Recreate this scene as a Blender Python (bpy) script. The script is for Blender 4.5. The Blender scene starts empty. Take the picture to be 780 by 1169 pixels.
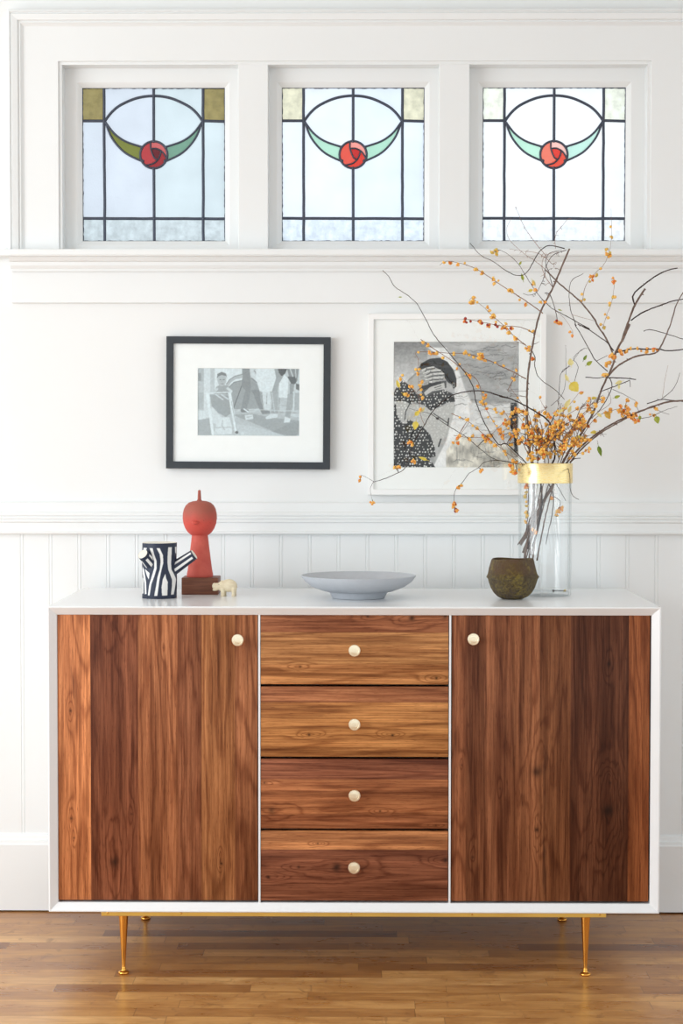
WORLD, LEFT, EXPO = 1.2, 56, .12
import bpy, bmesh, math, random
import numpy as np
from mathutils import Vector, Matrix
random.seed(7)
rng = np.random.default_rng(11)
COL = bpy.context.scene.collection
def S(r, g, b, a=1.0):
    f = lambda c: ((c/255)/12.92 if c/255 <= .04045 else ((c/255+.055)/1.055)**2.4)
    return (f(r), f(g), f(b), a)
# ------------------------------------------------------------------ camera
CX, CY, CZ, FPX = 0.00748, -4.07438, 1.22726, 2017.126
YAW, PIT, ROL = 0.00887, -0.0349, 0.00076
_fw = Vector((-math.sin(YAW)*math.cos(PIT), math.cos(YAW)*math.cos(PIT), math.sin(PIT)))
_rt = Vector((math.cos(YAW), math.sin(YAW), 0)); _up = _rt.cross(_fw)
RT = math.cos(ROL)*_rt + math.sin(ROL)*_up; UP = -math.sin(ROL)*_rt + math.cos(ROL)*_up
CAM = Vector((CX, CY, CZ))
cd = bpy.data.cameras.new('camera'); cam = bpy.data.objects.new('camera', cd); COL.objects.link(cam)
M = Matrix((RT, UP, -_fw)).transposed().to_4x4(); M.translation = CAM; cam.matrix_world = M
cd.sensor_fit = 'VERTICAL'; cd.sensor_height = 36; cd.lens = 36*FPX/1169; cd.clip_start = .05
bpy.context.scene.camera = cam
def ray(px, py): return _fw + RT*((px-390)/FPX) - UP*((py-584.5)/FPX)
def at(px, py, Y):
    r = ray(px, py); return CAM + r*((Y-CY)/r.y)
def atz(px, py, z):
    r = ray(px, py); return CAM + r*((z-CZ)/r.z)
def zp(py, Y, px=403): return at(px, py, Y).z
def xp(px, Y, py=600): return at(px, py, Y).x
# ------------------------------------------------------------------ objects
def link(name, me, mats, parent=None, loc=None, smooth=False, auto=None):
    o = bpy.data.objects.new(name, me); COL.objects.link(o)
    if not isinstance(mats, (list, tuple)): mats = [mats]
    if len(me.materials) == 0:
        for m in mats: me.materials.append(m)
    if parent: o.parent = parent
    if loc is not None: o.location = loc
    if smooth:
        me.polygons.foreach_set('use_smooth', [True]*len(me.polygons))
        if auto:
            try: me.set_sharp_from_angle(angle=math.radians(auto))
            except Exception: pass
    return o
def from_bm(name, bm, mats, parent=None, loc=None, smooth=False, auto=35, origin=None):
    if origin is not None: bmesh.ops.translate(bm, verts=bm.verts, vec=-Vector(origin))
    bmesh.ops.recalc_face_normals(bm, faces=bm.faces)
    me = bpy.data.meshes.new(name); bm.to_mesh(me); bm.free()
    return link(name, me, mats, parent, loc if loc is not None else (origin if (origin is not None and parent is None) else None), smooth, auto)
def tag(o, label, cat, group=None):
    o['label'] = label; o['category'] = cat
    if group: o['group'] = group
    return o
def struct(o): o['kind'] = 'structure'; return o
def empty(name, loc):
    o = bpy.data.objects.new(name, None); o.location = loc; COL.objects.link(o); o.empty_display_size = .05; return o
def box(bm, x0, x1, y0, y1, z0, z1, bev=0, seg=2):
    r = bmesh.ops.create_cube(bm, size=1)
    vs = r['verts']
    for v in vs: v.co = Vector(((x0+x1)/2+v.co.x*(x1-x0), (y0+y1)/2+v.co.y*(y1-y0), (z0+z1)/2+v.co.z*(z1-z0)))
    if bev:
        es = list({e for v in vs for e in v.link_edges})
        bmesh.ops.bevel(bm, geom=es, offset=bev, segments=seg, profile=.5, affect='EDGES')
def sweep_x(bm, prof, x0, x1):          # closed profile of (y, z) extruded along x
    a = [bm.verts.new((x0, y, z)) for y, z in prof]; b = [bm.verts.new((x1, y, z)) for y, z in prof]
    n = len(prof)
    for i in range(n): bm.faces.new((a[i], a[(i+1) % n], b[(i+1) % n], b[i]))
    bm.faces.new(a); bm.faces.new(b[::-1])
def lathe(bm, prof, c=(0, 0, 0), n=48, wob=None, sx=1, sy=1):
    rings = []
    for k, (r, z) in enumerate(prof):
        if r < 1e-6: rings.append([bm.verts.new((c[0], c[1], c[2]+z))]); continue
        ring = []
        for i in range(n):
            t = 2*math.pi*i/n; q = r*(wob(t, z, k) if wob else 1)
            ring.append(bm.verts.new((c[0]+q*math.cos(t)*sx, c[1]+q*math.sin(t)*sy, c[2]+z)))
        rings.append(ring)
    for a, b in zip(rings, rings[1:]):
        for i in range(n):
            j = (i+1) % n
            if len(a) == 1 and len(b) == 1: continue
            if len(a) == 1: bm.faces.new((a[0], b[j], b[i]))
            elif len(b) == 1: bm.faces.new((a[i], a[j], b[0]))
            else: bm.faces.new((a[i], a[j], b[j], b[i]))
    for ring, rev in ((rings[0], True), (rings[-1], False)):
        if len(ring) > 1 : bm.faces.new(ring[::-1] if rev else ring)
def tube(bm, pts, rad, n=6, flat=None, cap=True):
    P = [Vector(p) for p in pts]; rings = []; prev = None
    for i, p in enumerate(P):
        t = (P[min(i+1, len(P)-1)]-P[max(i-1, 0)]).normalized()
        if flat: u = flat.cross(t).normalized(); v = flat
        else:
            if prev is None:
                ref = Vector((0, 1, 0)) if abs(t.y) < .9 else Vector((1, 0, 0)); u = ref.cross(t).normalized()
            else: u = (prev-t*prev.dot(t)).normalized()
            v = t.cross(u); prev = u
        r = rad[i] if isinstance(rad, (list, tuple)) else rad
        ru, rv = r if isinstance(r, tuple) else (r, r)
        rings.append([bm.verts.new(p+u*ru*math.cos(2*math.pi*k/n)+v*rv*math.sin(2*math.pi*k/n)) for k in range(n)])
    for a, b in zip(rings, rings[1:]):
        for k in range(n): bm.faces.new((a[k], a[(k+1) % n], b[(k+1) % n], b[k]))
    if cap: bm.faces.new(rings[0][::-1]); bm.faces.new(rings[-1])
def catmull(P, step):
    P = [Vector(p) for p in P]; out = []
    for i in range(len(P)-1):
        p0 = P[max(i-1, 0)]; p1 = P[i]; p2 = P[i+1]; p3 = P[min(i+2, len(P)-1)]
        n = max(1, int((p2-p1).length/step))
        for k in range(n):
            t = k/n
            out.append(.5*((2*p1)+(p2-p0)*t+(2*p0-5*p1+4*p2-p3)*t*t+(3*p1-p0-3*p2+p3)*t**3))
    out.append(P[-1]); return out
def ring_frame(bm, x0, x1, z0, z1, prof):   # mitred rectangular frame; prof = closed list of (inset, y)
    rings = []
    for d, y in prof: rings.append([bm.verts.new(c) for c in ((x0+d, y, z0+d), (x1-d, y, z0+d), (x1-d, y, z1-d), (x0+d, y, z1-d))])
    n = len(prof)
    for i in range(n):
        a, b = rings[i], rings[(i+1) % n]
        for k in range(4): bm.faces.new((a[k], a[(k+1) % 4], b[(k+1) % 4], b[k]))
# ------------------------------------------------------------------ materials
class NT:
    def __init__(s, name):
        s.m = bpy.data.materials.new(name); s.m.use_nodes = True; s.t = s.m.node_tree; s.t.nodes.clear()
        s.out = s.t.nodes.new('ShaderNodeOutputMaterial')
    def n(s, typ, ins=None, **kw):
        d = s.t.nodes.new(typ)
        for k, v in kw.items(): setattr(d, k, v)
        for k, v in (ins or {}).items(): s.set(d.inputs[k], v)
        return d
    def set(s, sock, v):
        if isinstance(v, bpy.types.NodeSocket): s.t.links.new(v, sock)
        elif v is not None:
            if isinstance(v, tuple) and len(v) == 4 and sock.type == 'VECTOR': v = v[:3]
            sock.default_value = v
    def math(s, op, a, b=None, c=None, clamp=False):
        d = s.n('ShaderNodeMath', operation=op, use_clamp=clamp); s.set(d.inputs[0], a); s.set(d.inputs[1], b)
        if c is not None: s.set(d.inputs[2], c)
        return d.outputs[0]
    def mix(s, f, a, b, mode='MIX'):
        d = s.n('ShaderNodeMix', data_type='RGBA', blend_type=mode); s.set(d.inputs[0], f); s.set(d.inputs[6], a); s.set(d.inputs[7], b); return d.outputs[2]
    def noise(s, vec, scale=5, detail=3, rough=.5, dist=0, w=None):
        d = s.n('ShaderNodeTexNoise', {'Vector': vec, 'Scale': scale, 'Detail': detail, 'Roughness': rough, 'Distortion': dist})
        return d.outputs['Fac']
    def map(s, v, a, b, c=0, d=1):
        e = s.n('ShaderNodeMapRange', {'Value': v, 'From Min': a, 'From Max': b, 'To Min': c, 'To Max': d}); return e.outputs[0]
    def obj(s): return s.n('ShaderNodeTexCoord').outputs['Object']
    def sep(s, v): return s.n('ShaderNodeSeparateXYZ', {0: v}).outputs
    def com(s, x, y, z): return s.n('ShaderNodeCombineXYZ', {0: x, 1: y, 2: z}).outputs[0]
    def vmul(s, v, t): return s.n('ShaderNodeVectorMath', {0: v, 1: t}, operation='MULTIPLY').outputs[0]
    def bump(s, h, st=.2, dist=.002): return s.n('ShaderNodeBump', {'Height': h, 'Strength': st, 'Distance': dist}).outputs[0]
    def bsdf(s, col, rough=.5, metal=0, spec=.5, nrm=None, **extra):
        d = s.n('ShaderNodeBsdfPrincipled', {'Base Color': col, 'Roughness': rough, 'Metallic': metal, 'Specular IOR Level': spec})
        if nrm is not None: s.set(d.inputs['Normal'], nrm)
        for k, v in extra.items(): s.set(d.inputs[k.replace('_', ' ')], v)
        s.t.links.new(d.outputs[0], s.out.inputs[0]); return d
    def surf(s, sh): s.t.links.new(sh, s.out.inputs[0])
def paint(name, col, rough=.4, bump=.03, scale=60, spec=.5):
    t = NT(name); h = t.noise(t.obj(), scale, 3); v = t.noise(t.obj(), 2.5, 2)
    c = t.mix(t.map(v, .3, .7), col, tuple([x*.975 for x in col[:3]]+[1]))
    t.bsdf(c, rough, 0, spec, t.bump(h, bump)); return t.m
def plain(name, col, rough=.5, metal=0, var=.1, scale=30, spec=.5, bump=0.0, **kw):
    t = NT(name); h = t.noise(t.obj(), scale, 4)
    c = t.mix(t.map(h, .3, .7), tuple([x*(1-var) for x in col[:3]]+[1]), tuple([min(1, x*(1+var)) for x in col[:3]]+[1]))
    t.bsdf(c, rough, metal, spec, t.bump(h, bump) if bump else None, **kw); return t.m
def vcol(name, rough=.5, spec=.5, bump=0):
    t = NT(name); a = t.n('ShaderNodeVertexColor', layer_name='tone').outputs[0]
    h = t.noise(t.obj(), 300, 2)
    t.bsdf(a, rough, 0, spec, t.bump(h, bump) if bump else None); return t.m
def ramp(t, fac, stops, interp='CONSTANT'):
    d = t.n('ShaderNodeValToRGB', {0: fac}); cr = d.color_ramp; cr.interpolation = interp
    while len(cr.elements) > 1: cr.elements.remove(cr.elements[0])
    cr.elements[0].position = stops[0][0]; cr.elements[0].color = stops[0][1]
    for p, c in stops[1:]:
        e = cr.elements.new(p); e.color = c
    return d.outputs[0]
def walnut(name, across, lo, hi, planks, knots, seed, K=9.0, dark=1.0, gain=1.0):
    """planks: [(pos in metres along 'across', sRGB tuple)]; knots: [(across, along, size, strength)]"""
    t = NT(name); X = t.sep(t.obj()); A = X[0] if across == 'x' else X[2]; L = X[2] if across == 'x' else X[0]
    fac = t.math('DIVIDE', t.math('SUBTRACT', A, lo), hi-lo)
    st = [(max(0, (p-lo)/(hi-lo)), S(*c)) for p, c in planks]
    base = ramp(t, fac, st)
    rid = ramp(t, fac, [(p, (random.random(),)*3+(1,)) for p, c in st])
    rid = t.math('MULTIPLY', t.n('ShaderNodeSeparateColor', {0: rid}).outputs[0], 9.0)
    rid = t.math('ADD', rid, seed)
    # local warp so grain bends around knots
    f = t.noise(t.com(t.math('MULTIPLY', A, 8.5), t.math('MULTIPLY', L, .9), rid), 1, 4, .42, .3)
    nA = t.math('MULTIPLY', t.math('SUBTRACT', t.noise(t.com(t.math('MULTIPLY', A, 30), t.math('MULTIPLY', L, 9), t.math('ADD', rid, 5.1)), 1, 3, .6), .5), 1.5)
    nB = t.math('MULTIPLY', t.math('SUBTRACT', t.noise(t.com(t.math('MULTIPLY', A, 22), t.math('MULTIPLY', L, 7), t.math('ADD', rid, 8.3)), 1, 3, .6), .5), 1.7)
    f = t.math('MULTIPLY', f, K)
    kd = None
    for ka, kl, ks, kst in knots:
        da = t.math('ADD', t.math('DIVIDE', t.math('SUBTRACT', A, ka), ks), nA); dl = t.math('ADD', t.math('DIVIDE', t.math('SUBTRACT', L, kl), ks*3.6), nB)
        d2 = t.math('ADD', t.math('MULTIPLY', da, da), t.math('MULTIPLY', dl, dl))
        g = t.math('POWER', 2.718, t.math('MULTIPLY', d2, -1.0))
        f = t.math('ADD', f, t.math('MULTIPLY', g, 2.6*kst))
        dl2 = t.math('ADD', t.math('DIVIDE', t.math('SUBTRACT', L, kl), ks*.42), nA); da2 = t.math('ADD', t.math('DIVIDE', t.math('SUBTRACT', A, ka), ks*.40), nB)
        core = t.math('POWER', 2.718, t.math('MULTIPLY', t.math('ADD', t.math('MULTIPLY', da2, da2), t.math('MULTIPLY', dl2, dl2)), -1.0))
        core = t.math('MULTIPLY', core, min(1, kst))
        kd = core if kd is None else t.math('MAXIMUM', kd, core)
    fib = t.noise(t.com(t.math('MULTIPLY', A, 300), t.math('MULTIPLY', L, 7), rid), 1, 3, .6)
    fib2 = t.noise(t.com(t.math('MULTIPLY', A, 120), t.math('MULTIPLY', L, 1.6), rid), 1, 4, .6)
    f = t.math('ADD', f, t.math('MULTIPLY', fib2, .35))
    s = t.math('SINE', t.math('MULTIPLY', f, 6.2832))
    line = t.math('POWER', t.math('MULTIPLY_ADD', s, .5, .5), 3.6)
    tone = t.noise(t.com(t.math('MULTIPLY', A, 30), t.math('MULTIPLY', L, 1.5), rid), 1, 4, .62)
    pores = t.noise(t.com(t.math('MULTIPLY', A, 900), t.math('MULTIPLY', L, 45), rid), 1, 2, .5)
    c = t.mix(t.map(tone, .32, .68), t.mix(1.0, base, (.58, .50, .46, 1), 'MULTIPLY'), t.mix(1.0, base, (1.42, 1.48, 1.50, 1), 'MULTIPLY'))
    c = t.mix(t.math('MULTIPLY', line, .75*dark), c, t.mix(1.0, c, (.52, .42, .38, 1), 'MULTIPLY'))
    c = t.mix(t.map(fib, .38, .60, .9, 0), c, t.mix(1.0, c, (.62, .54, .50, 1), 'MULTIPLY'))
    c = t.mix(t.map(fib2, .42, .62, 0, .8), c, t.mix(1.0, c, (1.5, 1.56, 1.6, 1), 'MULTIPLY'))
    c = t.mix(t.map(pores, .32, .42, .7, 0), c, t.mix(1.0, c, (.5, .42, .38, 1), 'MULTIPLY'))
    if kd is not None: c = t.mix(t.math('MULTIPLY', kd, .85), c, S(38, 20, 14))
    # a few dark mineral streaks
    ms = t.noise(t.com(t.math('MULTIPLY', A, 26), t.math('MULTIPLY', L, 2.6), t.math('ADD', rid, 3.7)), 1, 4, .6, .3)
    c = t.mix(t.map(ms, .66, .76, 0, .7), c, S(62, 34, 25))
    c = t.mix(1.0, c, (1.0*gain, 1.10*gain, 1.04*gain, 1), 'MULTIPLY')
    t.bsdf(c, t.map(fib, .3, .7, .5, .38), 0, .16, t.bump(fib, .12, .001)); return t.m
# -------- painted canvases: a fine grid mesh whose points carry their own tone
class Canvas:
    def __init__(s, x0, x1, y0, y1, W, H, val):   # picture-space rectangle, y downwards
        s.x = np.linspace(x0, x1, W)[None, :].repeat(H, 0); s.y = np.linspace(y0, y1, H)[:, None].repeat(W, 1)
        s.W, s.H = W, H; s.c = np.zeros((H, W, 3)); s.c[:] = val
    def mask_poly(s, pts):
        m = np.zeros((s.H, s.W), bool); n = len(pts)
        for i in range(n):
            (ax, ay), (bx, by) = pts[i], pts[(i+1) % n]
            if ay == by: continue
            cond = ((ay > s.y) != (by > s.y)) & (s.x < (bx-ax)*(s.y-ay)/(by-ay)+ax); m ^= cond
        return m
    def mask_ell(s, cx, cy, rx, ry, rot=0):
        c, q = math.cos(rot), math.sin(rot); dx, dy = s.x-cx, s.y-cy
        return ((dx*c+dy*q)/rx)**2+((-dx*q+dy*c)/ry)**2 < 1
    def mask_line(s, pts, w):
        m = np.zeros((s.H, s.W), bool)
        for (ax, ay), (bx, by) in zip(pts, pts[1:]):
            dx, dy = bx-ax, by-ay; L = dx*dx+dy*dy+1e-9
            t = np.clip(((s.x-ax)*dx+(s.y-ay)*dy)/L, 0, 1); m |= (s.x-ax-t*dx)**2+(s.y-ay-t*dy)**2 < (w/2)**2
        return m
    def put(s, m, val, a=1.0): s.c[m] = s.c[m]*(1-a)+np.array(val)*a
    def poly(s, pts, val, a=1.0): s.put(s.mask_poly(pts), val, a)
    def ell(s, cx, cy, rx, ry, val, rot=0, a=1.0): s.put(s.mask_ell(cx, cy, rx, ry, rot), val, a)
    def line(s, pts, w, val, a=1.0): s.put(s.mask_line(pts, w), val, a)
    def blur(s, k=1):
        for _ in range(k):
            p = np.pad(s.c, ((1, 1), (1, 1), (0, 0)), 'edge')
            s.c = (p[1:-1, 1:-1]*2+p[:-2, 1:-1]+p[2:, 1:-1]+p[1:-1, :-2]+p[1:-1, 2:])/6
    def fnoise(s, cx, cy, seed):           # smooth value noise, cells of size cx, cy
        r = np.random.default_rng(seed); gx = s.x/cx; gy = s.y/cy
        ix = np.floor(gx).astype(int); iy = np.floor(gy).astype(int); fx = gx-ix; fy = gy-iy
        fx = fx*fx*(3-2*fx); fy = fy*fy*(3-2*fy)
        ix -= ix.min(); iy -= iy.min(); G = r.random((iy.max()+2, ix.max()+2))
        return (G[iy, ix]*(1-fx)+G[iy, ix+1]*fx)*(1-fy)+(G[iy+1, ix]*(1-fx)+G[iy+1, ix+1]*fx)*fy
    def mesh(s, name, fn, mat, parent, close_u=False, smooth=False):
        """fn(u, v) -> xyz arrays, u, v in 0..1 (v downwards)"""
        H, W = s.H, s.W; u = np.linspace(0, 1, W)[None, :].repeat(H, 0); v = np.linspace(0, 1, H)[:, None].repeat(W, 1)
        P = np.stack(fn(u, v), -1).reshape(-1, 3)
        i = np.arange(H*W).reshape(H, W); F = np.stack((i[1:, :-1], i[1:, 1:], i[:-1, 1:], i[:-1, :-1]), -1).reshape(-1, 4)
        me = bpy.data.meshes.new(name); me.vertices.add(len(P)); me.vertices.foreach_set('co', P.ravel())
        me.loops.add(F.size); me.loops.foreach_set('vertex_index', F.ravel()); me.polygons.add(len(F))
        me.polygons.foreach_set('loop_start', np.arange(0, F.size, 4)); me.update(calc_edges=True)
        c = np.clip(s.c, 0, 1); lin = np.where(c <= .04045, c/12.92, ((c+.055)/1.055)**2.4)
        at_ = me.color_attributes.new('tone', 'FLOAT_COLOR', 'POINT')
        at_.data.foreach_set('color', np.concatenate((lin.reshape(-1, 3), np.ones((H*W, 1))), 1).ravel())
        return link(name, me, mat, parent, smooth=smooth)
# ------------------------------------------------------------------ common materials
WALL = paint('white_wall_paint', (.85, .865, .86, 1), .55)
TRIM = paint('white_gloss_trim_paint', (.85, .87, .87, 1), .35)
LAC = paint('white_lacquer', (.885, .905, .92, 1), .22, .01, 40)
BRASS = plain('polished_brass', S(226, 176, 86), .2, 1, .05, 20)
KNOB = plain('pale_brushed_brass', S(255, 242, 212), .3, 1, .03, 400)
# ================================================================== ROOM
YW = .602; YC = .583; YG = .648
ZT = .86574; ZB = .15192; DEP = .555; HW = .71
# window geometry on the glass plane
gx = [(at(a, 188, YG).x, at(b, 188, YG).x) for a, b in ((94, 257.5), (321.5, 485), (550.6, 714.5))]
gz0, gz1 = zp(275.8, YG), zp(100, YG)
ox0, ox1 = xp(67, YC, 180), xp(743, YC, 180); oz1 = zp(69.5, YC); oz0 = zp(284.5, YC)
ZTOP = 2.62
bm = bmesh.new()
box(bm, -3.2, ox0-.01, YW, YW+.16, 0, ZTOP); box(bm, ox1+.01, 3.2, YW, YW+.16, 0, ZTOP)
box(bm, ox0-.01, ox1+.01, YW, YW+.16, oz1+.01, ZTOP); box(bm, ox0-.01, ox1+.01, YW, YW+.16, 0, oz0-.02)
struct(from_bm('wall_back', bm, WALL))
bm = bmesh.new(); box(bm, -3.2, 3.2, -5.6, YW+.16, ZTOP, ZTOP+.08); struct(from_bm('ceiling', bm, WALL))
# floor: maple strips running along the wall
t = NT('maple_strip_floor'); o = t.obj(); X = t.sep(o)
row = t.math('DIVIDE', X[1], .0572); rf = t.math('FLOOR', row)
wn = t.n('ShaderNodeTexWhiteNoise', {'W': rf}, noise_dimensions='1D').outputs[0]
bx = t.math('DIVIDE', t.math('ADD', X[0], t.math('MULTIPLY', wn, 3.1)), t.math('MULTIPLY_ADD', wn, .35, .42)); bf = t.math('FLOOR', bx)
wid = t.n('ShaderNodeTexWhiteNoise', {'Vector': t.com(rf, bf, 3.0)}, noise_dimensions='3D').outputs[0]
cc = ramp(t, wid, [(0, S(176, 128, 82)), (.12, S(196, 150, 102)), (.35, S(218, 174, 124)), (.6, S(202, 156, 106)), (.8, S(228, 188, 142)), (.92, S(150, 102, 62))], 'CONSTANT')
off = t.math('MULTIPLY', wid, 37.0)
fib = t.noise(t.com(t.math('MULTIPLY', X[0], 9), t.math('MULTIPLY', X[1], 330), off), 1, 4, .6)
fig = t.noise(t.com(t.math('MULTIPLY', X[0], 5), t.math('MULTIPLY', X[1], 16), off), 1, 4, .6, .6)
spk = t.noise(t.com(t.math('MULTIPLY', X[0], 22), t.math('MULTIPLY', X[1], 12), off), 1, 3, .6, 1.2)
c = t.mix(t.map(fib, .36, .64, .8, 0), cc, t.mix(1.0, cc, (.72, .62, .50, 1), 'MULTIPLY'))
c = t.mix(t.map(fig, .40, .62, .9, 0), c, t.mix(1.0, c, (.68, .56, .44, 1), 'MULTIPLY'))
c = t.mix(t.map(spk, .60, .72, 0, .5), c, S(120, 78, 44)); c = t.mix(1.0, c, (1.03, .95, .72, 1), 'MULTIPLY')
ey = t.math('PINGPONG', row, .5); ex = t.math('PINGPONG', bx, .5)
seam = t.math('MAXIMUM', t.math('LESS_THAN', ey, .012), t.math('LESS_THAN', ex, .0018))
c = t.mix(t.math('MULTIPLY', seam, .45), c, S(90, 56, 30))
wv = t.noise(o, 6, 3)
t.bsdf(c, t.map(fig, .3, .7, .25, .38), 0, .38, t.bump(t.math('ADD', t.math('MULTIPLY', wv, 1.0), t.math('MULTIPLY', seam, -.3)), .25, .003), Coat_Weight=.2, Coat_Roughness=.2)
FLOOR = t.m
bm = bmesh.new(); box(bm, -3.2, 3.2, -5.6, YW+.16, -.05, 0); struct(from_bm('floor', bm, FLOOR))
# casing (mitred moulding round the window group)
def lx(px): return xp(px, YC, 180)
dw = ox0-lx(10)
bm = bmesh.new()
prof = [(0, YW), (0, YC-.014), (.006, YC-.017), (.009, YC-.012), (.012, YC-.016), (.026, YC-.012), (.028, YC-.006), (.033, YC-.008), (.037, YC-.003), (.041, YC), (dw-.001, YC), (dw, YC+.001), (dw, YC+.006), (dw+.008, YC+.006), (dw+.008, YC+.075), (dw-.004, YC+.075), (dw-.004, YW)]
# three sides, mitred at the top; legs stand on the sill
zs = zp(286, YC)
for i in range(len(prof)):
    (d, y), (e, w) = prof[i], prof[(i+1) % len(prof)]
    X0, X1, Z1 = ox0-dw, ox1+dw, oz1+dw
    q = [[(X0+d, y, zs), (X0+d, y, Z1-d), (X1-d, y, Z1-d), (X1-d, y, zs)], [(X0+e, w, zs), (X0+e, w, Z1-e), (X1-e, w, Z1-e), (X1-e, w, zs)]]
    va = [bm.verts.new(p) for p in q[0]]; vb = [bm.verts.new(p) for p in q[1]]
    for k in range(3): bm.faces.new((va[k], va[k+1], vb[k+1], vb[k]))
bmesh.ops.remove_doubles(bm, verts=bm.verts, dist=1e-5)
struct(from_bm('trim_1', bm, TRIM))
# mullions between the three sashes
YM = YC+.008
for k, (a, b) in enumerate(((272, 306), (501.5, 536))):
    bm = bmesh.new(); box(bm, xp(a, YM, 180), xp(b, YM, 180), YM, YM+.07, zs-.001, oz1-.004, .0015); struct(from_bm('trim_%d' % (k+2), bm, TRIM))
# sill and apron
ya = .588
P = [(YW, zp(284.5, .535)), (.537, zp(284.5, .537)), (.533, zp(286, .535)), (.533, zp(290.4, .535)), (.537, zp(291.6, .537)), (.556, zp(291.6, .556)),
     (.556, zp(294, .556)), (.562, zp(297.5, .562)), (.570, zp(299, .57)), (.570, zp(303, .57)), (.575, zp(306.5, .575)), (.578, zp(306.5, .578)), (.578, zp(309.6, .578)), (ya, zp(309.6, ya)), (ya, zp(345.5, ya)), (YW, zp(346, ya))]
bm = bmesh.new(); sweep_x(bm, P, xp(13, ya, 320), xp(797, ya, 320)); 
P2 = [(.75, P[0][1]+.0005), (.535, P[0][1]+.0005), (.532, P[2][1]), (.532, P[3][1]), (.536, P[4][1]-.0005), (.75, P[4][1]-.0005)]
box(bm, xp(-12, .535, 290), xp(822, .535, 290), .534, YW, P[4][1]-.0008, P[0][1]+.0008, .002)
box(bm, ox0-.005, ox1+.005, .56, .70, P[0][1]-.004, P[0][1]+.0004)
struct(from_bm('trim_4', bm, TRIM))
# chair rail
def pz(l): return [(y, zp(v, y)) for v, y in l]
bm = bmesh.new()
sweep_x(bm, [(YW, zp(573.3, .586)+.0)]+pz([(573.3, .588), (574.5, .584), (584.2, .584), (585, .5795), (586.5, .577), (588.5, .577), (589.6, .580), (590.6, .577), (592.2, .577), (593.4, .580), (594.5, .577), (596, .577), (597.2, .5815), (606.2, .5815), (606.8, .577), (609, .577), (610.2, .580)])+[(YW, zp(610.2, .58))], -3.2, 3.2)
struct(from_bm('trim_5', bm, TRIM))
# beadboard wainscot: V grooves with a bead beside each
bm = bmesh.new(); YB = .594; pts = []
x = xp(23.5, YB, 650); pitch = (xp(747.7, YB, 650)-xp(23.5, YB, 650))/22; x -= pitch*int((x+3.15)/pitch)
pts.append((-3.2, YB))
while x < 3.15:
    pts += [(x-.0012, YB), (x, YB+.0018), (x+.0012, YB+.0001), (x+.0042, YB-.0004), (x+.0072, YB+.0001), (x+.0082, YB+.0014), (x+.0092, YB)]
    x += pitch
pts.append((3.2, YB)); zt = zp(609.5, .58)
a = [bm.verts.new((x, y, .004)) for x, y in pts]; b = [bm.verts.new((x, y, zt)) for x, y in pts]
for i in range(len(pts)-1): bm.faces.new((a[i], a[i+1], b[i+1], b[i]))
c4 = [bm.verts.new(p) for p in ((-3.2, YW, .004), (3.2, YW, .004), (3.2, YW, zt), (-3.2, YW, zt))]
bm.faces.new((c4[0], c4[3], c4[2], c4[1])); bm.faces.new([c4[3]]+b+[c4[2]]); bm.faces.new([c4[0], c4[1]]+a[::-1])
struct(from_bm('wall_wainscot', bm, TRIM))
bm = bmesh.new(); yb = .577
sweep_x(bm, [(.594, zp(952.3, .588, 30))]+[(y, zp(v, y, 30)) for v, y in ((952.6, .589), (954.5, .587), (958.6, .586), (959.5, .581), (963, .580), (964.5, yb))]+[(yb, .004), (.594, .004)], -3.2, 3.2)
struct(from_bm('baseboard_back', bm, TRIM))
# ------------------------------------------------------------------ leaded windows
def glassmat(name, col, rough=.25, trans=.12, sc=120, b=.4):
    t = NT(name); v = t.noise(t.obj(), 9, 2); h = t.noise(t.obj(), sc, 3, .6)
    c = t.mix(t.map(v, .3, .7), col, tuple([min(1, x*1.12) for x in col[:3]]+[1]))
    if b > .65: c = t.mix(t.map(h, .5, .66, 0, .55), c, tuple([min(1, x*1.35) for x in col[:3]]+[1])); c = t.mix(t.map(h, .48, .36, 0, .4), c, tuple([x*.7 for x in col[:3]]+[1]))
    n = t.bump(h, b, .002)
    tr = t.n('ShaderNodeBsdfTranslucent', {'Color': c, 'Normal': n}).outputs[0]
    tp = t.n('ShaderNodeBsdfTransparent', {'Color': c}).outputs[0]
    gl = t.n('ShaderNodeBsdfGlossy', {'Color': (.9, .9, .9, 1), 'Roughness': rough, 'Normal': n}).outputs[0]
    m1 = t.n('ShaderNodeMixShader', {0: trans, 1: tr, 2: tp}).outputs[0]
    fr = t.n('ShaderNodeFresnel', {'IOR': 1.5, 'Normal': n}).outputs[0]
    t.surf(t.n('ShaderNodeMixShader', {0: fr, 1: m1, 2: gl}).outputs[0]); return t.m
LEAD = plain('dark_lead', S(70, 76, 90), .5, .3, .15, 200)
PUTTY = plain('white_putty', S(215, 214, 208), .8, 0, .2, 150)
TINT = [dict(a=S(212, 217, 226), b=S(208, 218, 222), low=S(202, 210, 213), c=S(150, 136, 88), l=S(118, 122, 54), r=S(112, 150, 130), rose=[S(176, 58, 62), S(196, 96, 96), S(150, 40, 46), S(100, 24, 34)]),  # glass colours per window; sky brightening to the right is put into them
        dict(a=S(232, 236, 246), b=S(226, 233, 246), low=S(224, 232, 242), c=S(222, 216, 190), l=S(176, 216, 194), r=S(170, 212, 190), rose=[S(222, 84, 70), S(236, 150, 140), S(214, 60, 48), S(190, 40, 40)]),
        dict(a=S(246, 249, 255), b=S(246, 249, 255), low=S(244, 247, 252), c=S(240, 240, 224), l=S(186, 226, 204), r=S(190, 226, 212), rose=[S(232, 120, 100), S(245, 190, 180), S(226, 80, 62), S(220, 60, 50)])]
def seg(P, Q, n=14): return [(P[0]+(Q[0]-P[0])*i/n, P[1]+(Q[1]-P[1])*i/n) for i in range(n+1)]
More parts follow.
